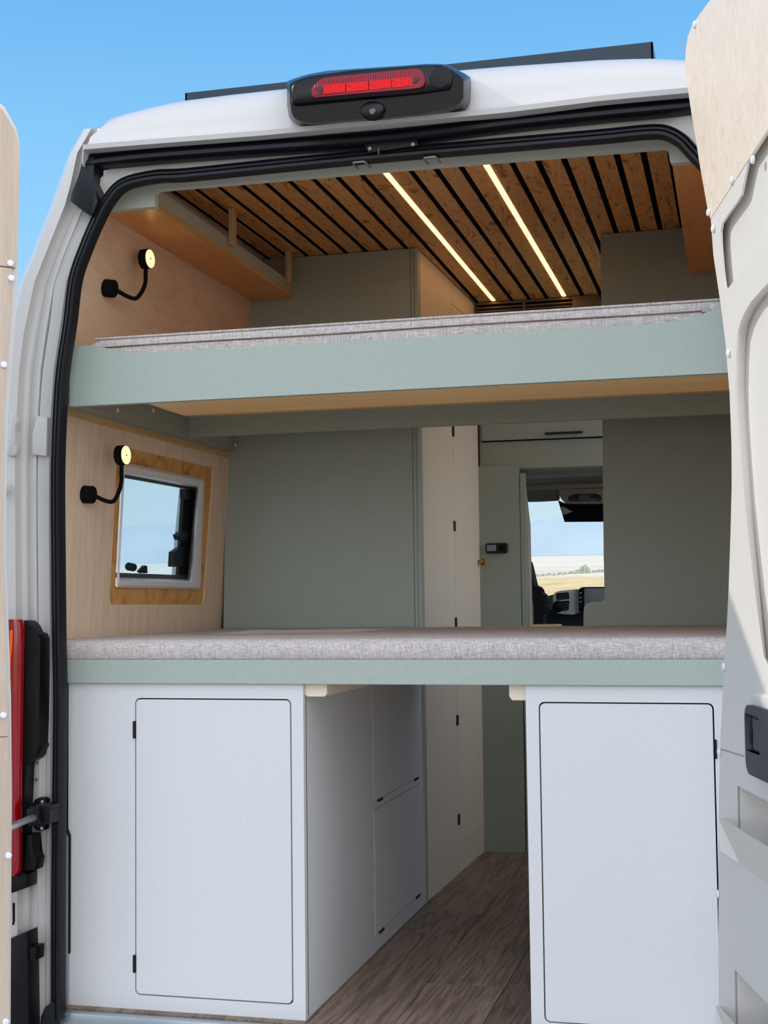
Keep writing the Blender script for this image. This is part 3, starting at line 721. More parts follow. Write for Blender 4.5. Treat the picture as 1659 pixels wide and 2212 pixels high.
# ------------------------------------------------------------------ solar panel on the roof
sp0, sp1 = onY(400, 195, .15), onY(1410, 90, .15)
zt = sp1.z; zb = zt - .046
sol = thing('solar_panel', (0, .8, zb - .02), 'dark blue-black framed solar panel lying on the white roof', 'solar panel')
m = M(); x0, x1 = sp0.x, sp1.x
m.box((x0, .15, zb), (x1, .154, zt)); m.box((x0, 1.75, zb), (x1, 1.754, zt)); m.box((x0, .15, zb), (x0 + .004, 1.754, zt)); m.box((x1 - .004, .15, zb), (x1, 1.754, zt))
m.box((x0, .15, zb), (x1, .185, zb + .003)); m.box((x0, .15, zb), (x0 + .03, 1.75, zb + .003)); m.box((x1 - .03, .15, zb), (x1, 1.75, zb + .003))
FRM = plain('blue_black_anodised_frame', (34, 48, 60), .4, metal=.3, speck=.12, sscale=400)
link('frame', m, FRM, sol)
m = M(); m.box((x0 + .004, .154, zt - .008), (x1 - .004, 1.75, zt - .002)); link('cell_sheet', m, plain('dark_cells', (14, 20, 40), .2), sol)
for x in (x0 + .06, x1 - .08):
    for y in (.4, 1.5):
        m = M(); m.box((x, y, zb - .03), (x + .03, y + .08, zb + .002), .003); link('mounting_foot', m, BLACK, sol)

# ================================================================== INTERIOR SETTING
WLX = lambda z: -.853 + (z - .831) * (.032 / .506)        # inner face of the left wall, leaning in
def WUX(z): return -.821 + (z - 1.337) * .164
wn = V((1, 0, -.0632)).normalized()
def onW(px, py, off=0): return onP(px, py, V((-.853, 0, .831)) + wn * off, wn)
# floor of planks
m = M()
xs = [-.90, -.762, -.579, -.396, -.213, -.030, .153, .336, .519, .702, .90]
cuts = {4: [1.041, 2.3], 5: [.335, 1.6], 3: [.6], 6: [1.25], 7: [.5], 2: [.9], 8: [.2, 1.5]}
for i in range(len(xs) - 1):
    ys = [-.020] + cuts.get(i, [1.0]) + [2.35]
    for a, b in zip(ys[:-1], ys[1:]):
        m.box((xs[i] + .0008, a + .0008, -.022), (xs[i + 1] - .0008, b - .0008, 0), .0006, 1)
struct('floor', m, PLANK, 'grey brown oak plank floor running forward between the white cabinets', 'floor')
# ceiling of slats on a black backing
ZC = 1.946
m = M()
pitch = .0628
gaps = [-.1245 + pitch * k for k in range(-9, 12)]
gw = .0075
edges_ = [-.70] + gaps + [.70]
for i in range(len(edges_) - 1):
    a = edges_[i] + (gw if i else 0); b = edges_[i + 1] - (gw if i < len(edges_) - 2 else 0)
    m.box((a, .04, ZC), (b, 2.10, ZC + .004), .0006, 1)
m.box((-.72, .04, ZC + .0045), (.72, 2.12, ZC + .014), 0, 1, 1)
struct('ceiling', m, [SLAT, GAP], 'brown plywood slat ceiling with black gaps above the upper bunk', 'ceiling')
# left wall : lower board with window cut-out, upper board leaning in
zw = 1.341
o_ = [V((WLX(.66), .0, .66)), V((WLX(.66), 1.16, .66)), V((WLX(zw), 1.16, zw)), V((WLX(zw), .0, zw))]
SUR = [(236, 1306), (440, 1306), (461, 1011), (254, 962)]
hole = rpoly([onW(*p) for p in SUR], .02)
m = M(); m.plate(o_, [hole], wn * -.014)
struct('wall_left', m, PLYW, 'beige oak veneered lower wall around the side window', 'wall')
m = M(); za, zb2 = 1.342, 1.83
m.plate([V((WUX(za), .0, za)), V((WUX(za), 1.16, za)), V((WUX(zb2), 1.16, zb2)), V((WUX(zb2), .0, zb2))], [], V((-.012, 0, 0)))
struct('wall_left', m, PLYW_UP, 'beige veneered wall board beside the upper bunk, leaning inward', 'wall')
m = M(); m.box((-.835, .0, zw - .001), (WLX(zw) + .002, 1.16, zw + .003)); m.prism([V((WLX(zw) + .0012, .0, zw + .001)), V((WLX(zw) + .0012, 1.155, zw + .001)), V((WLX(zw - .012) + .0012, 1.155, zw - .012)), V((WLX(zw - .012) + .0012, .0, zw - .012))], (-.002, 0, 0))
struct('trim_1', m, PLYEDGE, 'light plywood edge along the top of the lower left wall', 'trim')
# right wall (behind the sunlit door)
m = M(); m.plate([V((.853, .0, .0)), V((.853, 1.165, .0)), V((.821, 1.165, 1.337)), V((.75, 1.165, 1.83)), V((.75, .0, 1.83)), V((.821, .0, 1.337))], [], V((.012, 0, 0)))
struct('wall_right', m, PLYW, 'beige veneered right wall hidden behind the sunlit door', 'wall')
# window
wt = struct('window_1', M().plate(hole, [rpoly([onW(*p, -.0) for p in [(252, 1268), (433, 1272), (441, 1034), (266, 1000)]], .012)], wn * -.018), RAWPLY, 'side window in a water-stained plywood surround', 'window')
for v_ in wt.data.vertices: v_.co += -wn * .004
fo = [(251, 1269), (433, 1273), (442, 1034), (266, 999)]; fi = [(255, 1253), (414, 1258), (430, 1050), (265, 1020)]
WF = plain('white_window_frame', (226, 222, 222), .4)
A = rpoly([onW(*p, .004) for p in fo], .018); B = rpoly([onW(*p, .004) for p in fi], .012)
a0 = rpoly([onW(*p, -.05) for p in fo], .018)
c0 = rpoly([onW(*p, -.045) for p in [(257, 1247), (405, 1251), (422, 1055), (266, 1025)]], .010)
A2 = [lerp(a, b, .35) + wn * .006 for a, b in zip(A, B)]
m = M(); m.loft([a0, A, A2, B, c0], True)
wf = part(link('window_frame', m, WF, wt, 35), 'white plastic frame')
# pane and hardware, outboard of the wall
def onG(px, py, off=-.06): return onW(px, py, off)
m = M(); m.plate([onG(*p) for p in [(240, 1262), (430, 1266), (440, 1040), (250, 1005)]], [], wn * -.003)
part(link('pane', m, PANE, wt), 'clear acrylic pane')
TRK = plain('dark_track', (78, 80, 82), .35, metal=.4)
for q in ([(258, 1022), (428, 1053), (427, 1061), (258, 1031)], [(250, 1237), (412, 1243), (411, 1253), (250, 1248)]):
    m = M(); m.plate([onG(*p, -.05) for p in q], [], wn * .008); part(link('blind_track', m, TRK, wt), 'grey blind track')
m = M(); m.plate([onG(*p, -.055) for p in [(391, 1056), (420, 1060), (407, 1250), (379, 1248)]], [], wn * .01)
m.plate([onG(*p, -.052) for p in [(414, 1058), (417, 1058), (405, 1250), (402, 1250)]], [], wn * .018)
m.prism([onG(*p, -.05) for p in [(388, 1056), (398, 1058), (397, 1080), (388, 1078)]], wn * .02, .002)
m.prism([onG(*p, -.05) for p in [(372, 1156), (382, 1148), (394, 1150), (392, 1168), (376, 1166)]], wn * .02, .002)
m.prism([onG(*p, -.05) for p in [(364, 1192), (386, 1178), (382, 1222), (362, 1224)]], wn * .02, .002)
part(link('stay_arm', m, BLACK, wt), 'black window stay with knobs')
m = M(); p0 = onG(284, 1224, -.045); m.tube([p0 + V((0, -.018, 0)), p0 + V((0, .012, -.002))], .011, 14); p1 = onG(306, 1228, -.045)
m.prism([onG(*p, -.05) for p in [(294, 1234), (306, 1221), (310, 1222), (311, 1238), (305, 1238), (304, 1232), (298, 1238)]], wn * .012, .002)
part(link('latch', m, BLACK, wt, 50), 'black latch knob at the pane bottom')
# rear header trim (inside the seal)
HY = .015
hp = [p for p in seal_path if p.z > 1.70 or abs(p.z - 1.70) < .05]
hp = [V((p.x, HY, p.z)) for p in offset(seal_path, .045 * sgn) if p.z > 1.745]
hl = [p for p in hp]
low_ = YS([(1512, 347), (1456, 352), (1449, 350), (1446.5, 344), (1444, 326), (1440, 319), (1434, 318.5), (900, 362), (347, 409), (338, 411), (334.5, 417), (334.5, 446), (225, 456)], HY)
m = M(); m.plate(hl + low_, [], V((0, .02, 0)))
struct('trim_2', m, SAGE_PALE, 'pale sage header trim with stepped corners inside the top of the opening', 'trim')
# speckled felt strip beside left cabinet
m = M(); m.prism(YS([(136, 1790), (144, 1794), (149, 1806), (149, 1900), (148, 2178), (136, 2178)], -.004), (0, .02, 0)); 
m2 = [(139, 1788), (146, 1792), (151, 1806), (150, 2060), (147.5, 2060), (148, 1808), (143, 1797), (139, 1795)]
m.prism(YS(m2, -.006), (0, .012, 0), 0, 1)
struct('trim_3', m, [FELT, BLACK], 'narrow speckled felt strip with black piping left of the white cabinet', 'trim')
# forward bulkhead of the living space
BY = 2.0
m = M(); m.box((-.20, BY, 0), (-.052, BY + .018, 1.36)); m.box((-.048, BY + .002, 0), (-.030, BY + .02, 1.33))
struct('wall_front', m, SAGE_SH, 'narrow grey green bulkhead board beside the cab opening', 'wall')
m = M(); m.prism([onY(1117, 1043, 2.1), onY(1130, 1047, 2.1), onY(1139, 1130, 2.1), onY(1144, 1360, 2.1), onY(1146, 1560, 2.1), onY(1120, 1560, 2.1), onY(1119, 1360, 2.1)], (0, .08, 0), .006)
struct('trim_4', m, HEADL, 'beige pillar trim at the left edge of the cab opening', 'trim', 40)

# ------------------------------------------------------------------ cabinets
def groove_cabinet(name, loc, label, x0, x1, y1, ztop, dx0, dx1, dz0, dz1, hinge_side, hz, side_doors=False):
    t = thing(name, loc, label, 'cabinet')
    m = M(); g = .003; th = .018
    outer = [V((x0, 0, 0)), V((x1, 0, 0)), V((x1, 0, ztop)), V((x0, 0, ztop))]
    hole = [V((a, 0, b)) for a, b in rrect(dx0 - g, dx1 + g, dz0 - g, dz1 + g, .012)]
    m.plate(outer, [hole], V((0, th, 0)))
    m.box((dx0 - .03, th, dz0 - .03), (dx1 + .03, th + .004, dz1 + .03), 0, 1, 1)  # black sheet put behind the door to darken its gap
    if not side_doors:
        m.box((x0, th, 0), (x0 + th, y1, ztop)); m.box((x1 - th, th, 0), (x1, y1, ztop))
    m.box((x0 + .02, y1 - th, 0), (x1 - .02, y1, ztop)); m.box((x0 + .02, th + .01, ztop - .02), (x1 - .02, y1 - .02, ztop - .002))
    c = link('carcass', m, [LAMI, GAP], t)
    d = link('door', M().prism([V((a, -.0005, b)) for a, b in rrect(dx0, dx1, dz0, dz1, .010)], (0, .016, 0)), LAMI, t)
    for z in hz:
        m = M(); xh = dx0 - g * .5 if hinge_side < 0 else dx1 + g * .5
        m.box((xh - (.0055 if hinge_side < 0 else -.0005), -.004, z - .019), (xh + (.0005 if hinge_side < 0 else .0055), .004, z + .019), .0008, 1)
        part(link('hinge', m, BLACK, d), 'black hinge')
    return t
ZT = .7095
lc = groove_cabinet('storage_cabinet', (-.49, .56, 0), 'white cabinet with a flush door left of the aisle', -.772, -.218, 1.135, ZT, -.607, -.248, .034, .675, -1, (.608, .098), True)
# aisle side of the left cabinet : frame with two flap doors
m = M()
sd = [(.578, 1.10, .376, .69), (.578, 1.10, .043, .354)]
holes = [[V((-.218, a, b)) for a, b in ((y0 - .0018, z0 - .0018), (y1 + .0018, z0 - .0018), (y1 + .0018, z1 + .0018), (y0 - .0018, z1 + .0018))] for y0, y1, z0, z1 in sd]
m.plate([V((-.218, .018, 0)), V((-.218, 1.135, 0)), V((-.218, 1.135, ZT)), V((-.218, .018, ZT))], holes, V((-.016, 0, 0)))
m.box((-.236, .5, .02), (-.2345, 1.13, .70), 0, 1, 1); m.box((-.772, .018, 0), (-.756, 1.135, ZT))  # thin black sheet behind the flaps paints their gaps dark
link('side_panel', m, [LAMI, GAP], lc)
for (y0, y1, z0, z1), lb in zip(sd, ('upper aisle flap', 'lower aisle flap')):
    m = M(); m.box((-.2175, y0, z0), (-.2325, y1, z1)); d = part(link('door', m, LAMI, lc), lb)
    for y in (y0 + .06, y1 - .05):
        m = M(); m.box((-.2185, y - .022, z0 - .006), (-.2145, y + .022, z0 + .001), .0006, 1); part(link('hinge', m, BLACK, d), 'black hinge')
rc = groove_cabinet('storage_cabinet', (.54, .56, 0), 'white cabinet with a flush door right of the aisle, under the lower bed', .264, .800, 1.135, ZT, .2935, .639, .032, .673, 1, (.585, .10))
m = M(); m.box((-.218, .02, .0), (-.2165, 1.135, .0)); m.bm.free()

# ------------------------------------------------------------------ lower bed
lb = thing('bed_platform', (0, .57, .705), 'sage green board of the lower bed platform resting on the white cabinets', 'bed')
m = M(); m.box((-.79, -.012, .7105), (.80, .006, .763), .0012, 1); link('front_board', m, SAGE, lb)
m = M(); m.box((-.84, .006, .712), (.82, 1.14, .730)); link('slat_deck', m, PLYEDGE, lb)
for xa, xb in ((-.2175, -.168), (.228, .2635)):
    pts = [V((x, .012, z)) for x, z in ([(xa, .711), (xa, .688), (xa + .004, .683), (xb - .006, .683), (xb, .689), (xb, .711)] if xa < 0 else [(xb, .711), (xb, .678), (xa + .006, .678), (xa, .686), (xa, .711)])]
    part(link('support_rail', M().prism(pts, (0, 1.1, 0)), CREAM, lb), 'white support rail under the platform')
def mattress(name, x0, x1, y0, y1, z0, z1, r, label, sag=0, dome=0):
    m = M(); nx, ny = 60, 30
    prof = []
    for k in range(9): prof.append((r - r * math.cos(math.pi / 2 * k / 8), z1 - r + r * math.sin(math.pi / 2 * k / 8)))
    rows = []
    for i in range(nx + 1):
        u = i / nx; x = x0 + (x1 - x0) * u
        e = 1 - max(0, 1 - min(u, 1 - u) / .02) ** 2 * .16
        row = [V((x, y0 + .004, z0)), V((x, y0, z0 + .006))]
        for d, z in prof: row.append(V((x, y0 + d, z0 + (z - z0) * e)))
        for j in range(1, ny + 1):
            t = j / ny; y = y0 + r + (y1 - y0 - r) * t
            zz = z1 + .0018 * mnoise.noise(V((x * 9, y * 7, 3))) + dome * math.sin(math.pi * min(1, t * 1.0)) 
            row.append(V((x, y, z0 + (zz - z0) * e)))
        row.append(V((x, y1 + .004, z0)))
        rows.append(row)
    m.loft(rows); m.face(rows[0]); m.face(rows[-1][::-1])
    o = link(name, m, LINEN, None, 60)
    return tag(o, label, 'mattress')
mattress('mattress', -.835, .80, -.006, 1.14, .7635, .807, .022, 'grey linen mattress on the lower bed platform')

# ------------------------------------------------------------------ upper bunk
ub = thing('bunk_bed', (0, .57, 1.338), 'sage green upper bunk spanning the van with a scooped front board', 'bunk bed')
bt = [(150, 746.5), (202, 746.5), (222, 750), (250, 757), (272, 762), (291, 763.8), (320, 762.8), (800, 735.5), (1200, 712), (1400, 700), (1453, 696.5), (1475, 692), (1497, 685), (1522, 676), (1548, 667.5), (1568, 665), (1640, 660), (1720, 655)]
bb = [(1720, 797.5), (150, 878)]
pts = YS(bt, -.006) + YS(bb, -.006)
link('front_board', M().prism(pts, (0, .02, 0)), SAGE, ub)
m = M(); m.box((-.585, .0145, 1.338), (.80, .112, 1.40)); m.box((-.60, .115, 1.341), (.80, .255, 1.39), .002, 1)
part(link('support_beam', m, PINE, ub), 'pine battens under the bunk')
m = M(); m.box((-.7705, .695, 1.345), (.80, .713, 1.43)); part(link('back_beam', m, SAGE_SH, ub), 'grey green cross board under the bunk')
m = M(); m.box((-.771, .015, 1.3455), (-.786, 1.02, 1.43)); m.box((-.786, .015, 1.3455), (-.815, 1.10, 1.40)); sr = link('side_rail', m, SAGE_SH, ub)
for px, py in ((254, 886.5), (330.5, 886.5), (508, 961)):
    cap(sr, onX(px, py, -.7708), (1, 0, 0), .0055, .002)
m = M(); m.box((-.77, .02, 1.40), (.80, 1.10, 1.415)); link('slat_deck', m, PINE, ub)
um = mattress('mattress', -.728, .70, .016, 1.09, 1.416, 1.4985, .018, 'grey linen mattress with a zip on the upper bunk')
zp = [V((x, .0145, 1.4715 + .0008 * math.sin(x * 9))) for x in [-.715 + 1.365 * k / 40 for k in range(41)]]
m = M(); m.tube(zp, .0016, 6); zz = part(link('zip', m, plain('brown_zip', (112, 92, 84), .6), um, 60), 'brown zip along the mattress side')
m = M(); q = zp[-1]; m.prism([q + V((-.012, -.001, -.004)), q + V((-.012, -.001, .004)), q + V((.004, -.001, .005)), q + V((.008, -.001, 0)), q + V((.004, -.001, -.005))], (0, -.004, 0), .001)
part(link('zip_pull', m, GREYST, zz), 'grey zip slider')
m = M(); m.tube([V((x, .0168, 1.4930)) for x in [-.715 + 1.395 * k / 20 for k in range(21)]], .0025, 6); link('piping', m, LINEN, um, 60)

# ------------------------------------------------------------------ reading lamps
def lamp(base_px, head_px, wallpt, wnrm, dxh, label):
    b = onP(*base_px, wallpt + wnrm * .012, wnrm) - wnrm * .012
    h = onP(*head_px, b + V((dxh, 0, 0)), (1, 0, 0))
    t = thing('reading_lamp', b, label, 'lamp', 'gooseneck reading lamps')
    link('wall_mount', M().cyl(b, wnrm, .0215, .026, 32, .003), MATBLK, t, 40)
    s = b + wnrm * .024
    d = h - b
    path = cr([s, s + V((.010, d.y * .12, -.007)), s + V((.022, d.y * .30, -.014)), b + V((dxh * .80, d.y * .56, -.014)), b + V((dxh * .86, d.y * .78, d.z * .10)), b + V((dxh * .86, d.y * .93, d.z * .36)), h + V((-.011, -.002, -.040)), h + V((-.011, 0, -.020))], 7)
    link('gooseneck', M().tube(path, .0052, 12), MATBLK, t, 60)
    hd = link('lamp_head', M().cyl(h + V((-.020, 0, 0)), (1, -.08, 0), .0245, .020, 36, .0015), MATBLK, t, 40)
    part(link('light_disc', M().cyl(h + V((.0, 0, 0)), (1, -.08, 0), .0228, .0012, 36), LAMPD, hd), 'glowing warm disc')
    link('touch_button', M().cyl(h + V((.0011, 0, 0)), (1, -.08, 0), .0025, .0012, 14), GREYST, hd)
wu = V((1, 0, -.164)).normalized()
lamp((237, 623), (324, 559), V((-.821, 0, 1.337)), wu, .062, 'black gooseneck reading lamp above the upper bunk')
lamp((191, 1068.5), (272, 983), V((-.853, 0, .831)), wn, .066, 'black gooseneck reading lamp in front of the window surround')

# ------------------------------------------------------------------ overhead shelves
sh = thing('overhead_shelf', (-.68, .58, 1.815), 'orange varnished open shelf with a grey lip above the left wall', 'shelf')
m = M(); m.prism([V((WUX(1.815) + .001, .036, 1.815)), V((-.611, .036, 1.815)), V((-.611, .036, 1.829)), V((WUX(1.829) + .001, .036, 1.829))], (0, 1.105, 0)); link('shelf_board', m, SHELFW, sh)
m = M(); m.box((-.6105, .036, 1.8155), (-.609, 1.141, 1.8285)); part(link('edge_band', m, PLYEDGE, sh), 'layered plywood edge')
m = M(); m.box((-.624, .036, 1.829), (-.6095, 1.141, 1.866), .001, 1); part(link('shelf_lip', m, SAGE_PALE, sh), 'grey green lip')
for px in (497, 619):
    y = onP(px, 500 if px < 600 else 590, (-.608, 0, 0), (1, 0, 0)).y
    m = M(); m.box((-.6085, y - .014, 1.846), (-.594, y + .014, 1.9455), .002, 1)
    part(link('lip_block', m, OAKTAB, sh), 'small upright oak block')
sh2 = thing('overhead_shelf', (.64, .58, 1.80), 'brown varnished shelf above the right side, beside the sunlit door', 'shelf')
m = M(); m.box((.583, .036, 1.808), (.755, 1.14, 1.824)); link('shelf_board', m, SHELFW, sh2)
m = M(); m.box((.583, .036, 1.824), (.597, 1.14, 1.862), .001, 1); part(link('shelf_lip', m, SAGE_PALE, sh2), 'grey green lip')

# ------------------------------------------------------------------ led strips
for x, lbl in ((-.1245, 'left one of two glowing warm strip lights in the slat ceiling'), (-.1245 + 4 * pitch, 'right one of two glowing warm strip lights in the slat ceiling')):
    m = M(); m.box((x - .0072, .06, ZC - .0015), (x + .0072, 1.955, ZC + .006), .001, 1)
    o = tag(link('light_strip', m, LED), lbl, 'strip light', 'ceiling strip lights')
for i, o in enumerate([q for q in S.objects if q.name.startswith('light_strip')]): pass

# ------------------------------------------------------------------ tall partition with wardrobe on the left
PY = 1.145
wd = thing('wardrobe', (-.45, 1.5, 0), 'tall wardrobe left of the aisle with sage end panel and cream doors', 'wardrobe')
m = M(); m.plate([V((-.862, PY, 0)), V((-.238, PY, 0)), V((-.238, PY, ZC - .002)), V((-.70, PY, ZC - .002)), V((-.76, PY, 1.75)), V((-.83, PY, 1.30))], [], V((0, .018, 0)))
part(link('end_panel', m, SAGE, wd), 'flat sage end panel')
m = M(); m.box((-.236, PY - .002, 0), (-.226, PY + .016, ZC - .002)); m.box((-.2245, PY - .006, 0), (-.2135, PY + .03, ZC - .002), .001, 1)
part(link('corner_post', m, SAGE, wd), 'slim sage corner post')
XC = -.2165
def cx(y): return XC + (y - 1.15) * .022
m = M()
def slab(y0, y1, z0, z1, th=.018):
    m.prism([V((cx(y0), y0, z0)), V((cx(y1), y1, z0)), V((cx(y1), y1, z1)), V((cx(y0), y0, z1))], (-th, 0, 0))
slab(1.18, 1.6, 0, ZC - .003); link('side_panel', m, CREAM, wd)
m = M(); slab(1.603, 2.0, .085, 1.868); wdoor = part(link('door', m, CREAM, wd), 'narrow cream door')
m = M(); slab(1.603, 2.0, 1.871, ZC - .003); slab(1.603, 2.0, 0, .082); m.box((-.75, 1.98, 0), (-.215, 2.0, ZC - .003)); link('frame', m, CREAM, wd)
m = M(); m.box((-.25, 1.59, .0), (cx(1.6) - .016, 1.61, ZC - .004)); link('gap_strip', m, GAP, wd)
for px, py in ((973, 929), (975, 1135), (976, 1346), (978, 1560), (981, 1778)):
    p = onX(px, py, cx(1.6)); m = M(); m.box((cx(1.6) - .004, 1.585, p.z - .017), (cx(1.6) + .003, 1.612, p.z + .017), .0006, 1)
    part(link('hinge', m, BLACK, wdoor), 'black hinge')
m = M(); p = onX(1027, 1213, cx(1.98)); kz = p.z
m.cyl((cx(1.975), 1.972, kz), (1, 0, 0), .006, .014, 16); m.cyl((cx(1.975) + .012, 1.972, kz), (1, 0, 0), .013, .010, 20, .004)
part(link('knob', m, BRASS, wdoor, 40), 'small brass knob')

# ------------------------------------------------------------------ right partition
pp = [onY(1297, 506, PY), onY(1304, 1200, PY), onY(1306, 1287, PY), onY(1305, 1295, PY), onY(1299, 1299, PY), onY(1278, 1300.5, PY), onY(1268, 1303, PY), onY(1262, 1310, PY), onY(1260.5, 1322, PY), onY(1260, 1420, PY)]
x260 = pp[-1].x
pp = [V((pp[0].x, PY, ZC - .003))] + pp[1:] + [V((x260, PY, 0.0)), V((.85, PY, 0)), V((.82, PY, 1.30)), V((.75, PY, 1.80)), V((.72, PY, ZC - .003))]
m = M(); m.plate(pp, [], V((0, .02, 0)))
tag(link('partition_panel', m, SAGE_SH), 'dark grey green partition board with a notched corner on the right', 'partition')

# ------------------------------------------------------------------ things at the cab end
cp_ = thing('control_panel', onY(1073, 1184.5, BY), 'small black heater control panel on the grey green bulkhead', 'control panel')
a, b = onY(1050, 1174, BY), onY(1097, 1195, BY)
link('housing', M().prism([V((x, BY - .012, z)) for x, z in rrect(a.x, b.x, b.z, a.z, .006)], (0, .0125, 0), .002), BLACK, cp_, 40)
m = M(); m.box((a.x + .005, BY - .0135, b.z + .008), (a.x + .038, BY - .011, a.z - .006)); part(link('screen', m, plain('grey_lcd', (120, 128, 140), .3), cp_), 'grey display')
m = M(); m.cyl((b.x - .017, BY - .011, (a.z + b.z) / 2), (0, -1, 0), .0115, .008, 24, .002); link('dial', m, MATBLK, cp_, 40)

OY = 2.03
oc = thing('overhead_cabinet', (.1, OY, 1.354), 'grey green overhead cabinet above the cab opening', 'cabinet')
a = onY(1041, 1000, OY); zl = onY(1040, 955, OY).z; zb = onY(1040, 1003, OY).z
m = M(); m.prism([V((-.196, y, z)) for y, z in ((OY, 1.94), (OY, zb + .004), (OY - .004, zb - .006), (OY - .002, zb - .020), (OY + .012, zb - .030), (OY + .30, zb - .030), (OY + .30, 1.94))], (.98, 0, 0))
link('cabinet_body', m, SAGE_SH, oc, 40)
m = M(); m.box((a.x, OY - .003, zl - .0015), (a.x + .95, OY + .002, zl + .0025)); link('shadow_gap', m, GAP, oc)
m = M(); m.box((a.x + .004, OY - .014, zl + .0025), (a.x + .80, OY - .0005, 1.80)); dr = part(link('door', m, SAGE_SH, oc), 'sage flap door')
ha_, hb_ = onY(1177, 937, OY - .03), onY(1259, 933, OY - .03)
m = M(); m.box((ha_.x, OY - .038, ha_.z - .004), (hb_.x, OY - .030, ha_.z + .004), .001, 1)
for x in (ha_.x + .015, hb_.x - .02): m.box((x, OY - .032, ha_.z - .003), (x + .006, OY - .013, ha_.z + .003))
part(link('handle', m, BLACK, dr), 'black bar handle')
# air conditioner above, at the far end of the slats
ay = 1.965; z1_ = ZC - .002
ac = thing('air_conditioner', (.05, 2.0, ZC - .06), 'brown grey air conditioner vent at the far end of the ceiling', 'air conditioner')
m = M(); m.box((-.19, ay + .03, z1_ - .075), (.20, ay + .06, z1_)); m.box((-.19, ay, z1_ - .008), (.16, ay + .05, z1_), .001, 1)
m.prism([V((x, ay - .012, z)) for x, z in ((.155, z1_), (.155, z1_ - .07), (.27, z1_ - .07), (.268, z1_ - .045), (.258, z1_ - .022), (.24, z1_ - .008), (.22, z1_))], (0, .06, 0), .003)
link('housing', m, ACM, ac, 40)
for k in range(3):
    m = M(); z = z1_ - .018 - .013 * k; m.prism([V((-.188, ay - .004, z)), V((-.188, ay + .016, z - .006)), V((-.188, ay + .016, z - .009)), V((-.188, ay - .004, z - .004))], (.344, 0, 0)); link('louvre', m, ACM, ac)
m = M(); m.box((-.02, ay - .008, z1_ - .055), (-.012, ay + .02, z1_ - .004), .001, 1); link('louvre_bar', m, ACM, ac)
m = M(); m.box((-.188, ay + .02, z1_ - .07), (.156, ay + .031, z1_ - .006)); link('inlet', m, GAP, ac)
# cab headliner, visor, console
hl_ = thing('cab_headliner', (.2, 2.6, 1.36), 'brown and beige roof lining of the driving cab', 'roof lining')
zh = onY(1180, 1018, 2.33).z
z2 = onY(1200, 1046, 2.85).z
m = M(); m.prism([V((-.4, 2.33, zh)), V((-.4, 2.85, z2)), V((-.4, 2.85, z2 + .5)), V((-.4, 2.33, zh + .5))], (1.2, 0, 0)); part(link('lining_board', m, HEADL_BR, hl_), 'brown lining board')
m = M(); z3 = onY(1200, 1056, 2.86).z; m.box((-.8, 2.851, z3), (.8, 2.93, z2 + .3), .004); part(link('lining_edge', m, HEADL, hl_), 'beige front edge')
for xa, xb in ((-.86, -.4), (.8, .9)):
    m = M(); m.box((xa, 2.1, zh + .01), (xb, 2.95, zh + .04)); link('lining_side', m, HEADL, hl_)
VY = 2.95
m = M(); m.prism(rpoly(YS([(1120, 1060), (1120, 1084), (1170, 1083), (1203, 1081), (1208, 1078), (1206, 1060), (1200, 1049), (1120, 1053)], VY), .01), (0, .03, 0), .003)
vis = thing('sun_visor', onY(1165, 1068, VY), 'grey sun visor at the top left of the windscreen', 'sun visor')
link('visor_board', m, CABGREY, vis, 40)
ocn = thing('overhead_console', onY(1260, 1070, VY), 'beige overhead console with a dark reading light above the windscreen', 'console')
m = M(); m.prism(rpoly(YS([(1199, 1046), (1206, 1056), (1210, 1076), (1222, 1088), (1305, 1088), (1360, 1087), (1360, 1046)], VY - .02), .012), (0, .08, 0), .004); link('console_body', m, HEADL, ocn, 40)
m = M(); m.prism(rpoly(YS([(1228, 1083), (1227, 1074), (1240, 1067), (1288, 1066), (1299, 1071), (1299, 1083)], VY - .028), .008), (0, .012, 0), .002); rl = part(link('light_unit', m, plain('blue_grey_lens', (62, 66, 78), .2), ocn, 40), 'dark reading light')
m = M(); m.prism(rpoly(YS([(1250, 1081), (1250, 1070), (1274, 1069), (1273, 1081)], VY - .033), .006), (0, .008, 0), .001); link('lens', m, ACM, rl)
m = M(); m.prism(YS([(1205, 1080), (1222, 1089), (1304, 1089), (1380, 1088), (1380, 1126), (1219, 1127)], VY + .02), (0, .03, 0), .004)
mi_ = thing('windscreen_shade', onY(1260, 1107, VY + .02), 'black shade block hanging below the overhead console', 'shade')
link('shade_block', m, MATBLK, mi_, 40)
m = M(); m.prism(YS([(1212, 1094), (1218, 1095), (1237, 1105), (1216, 1113), (1213, 1104)], VY + .014), (0, .008, 0), .001); part(link('sensor_cover', m, plain('pale_cover', (176, 172, 170), .5), mi_), 'pale pointed cover')
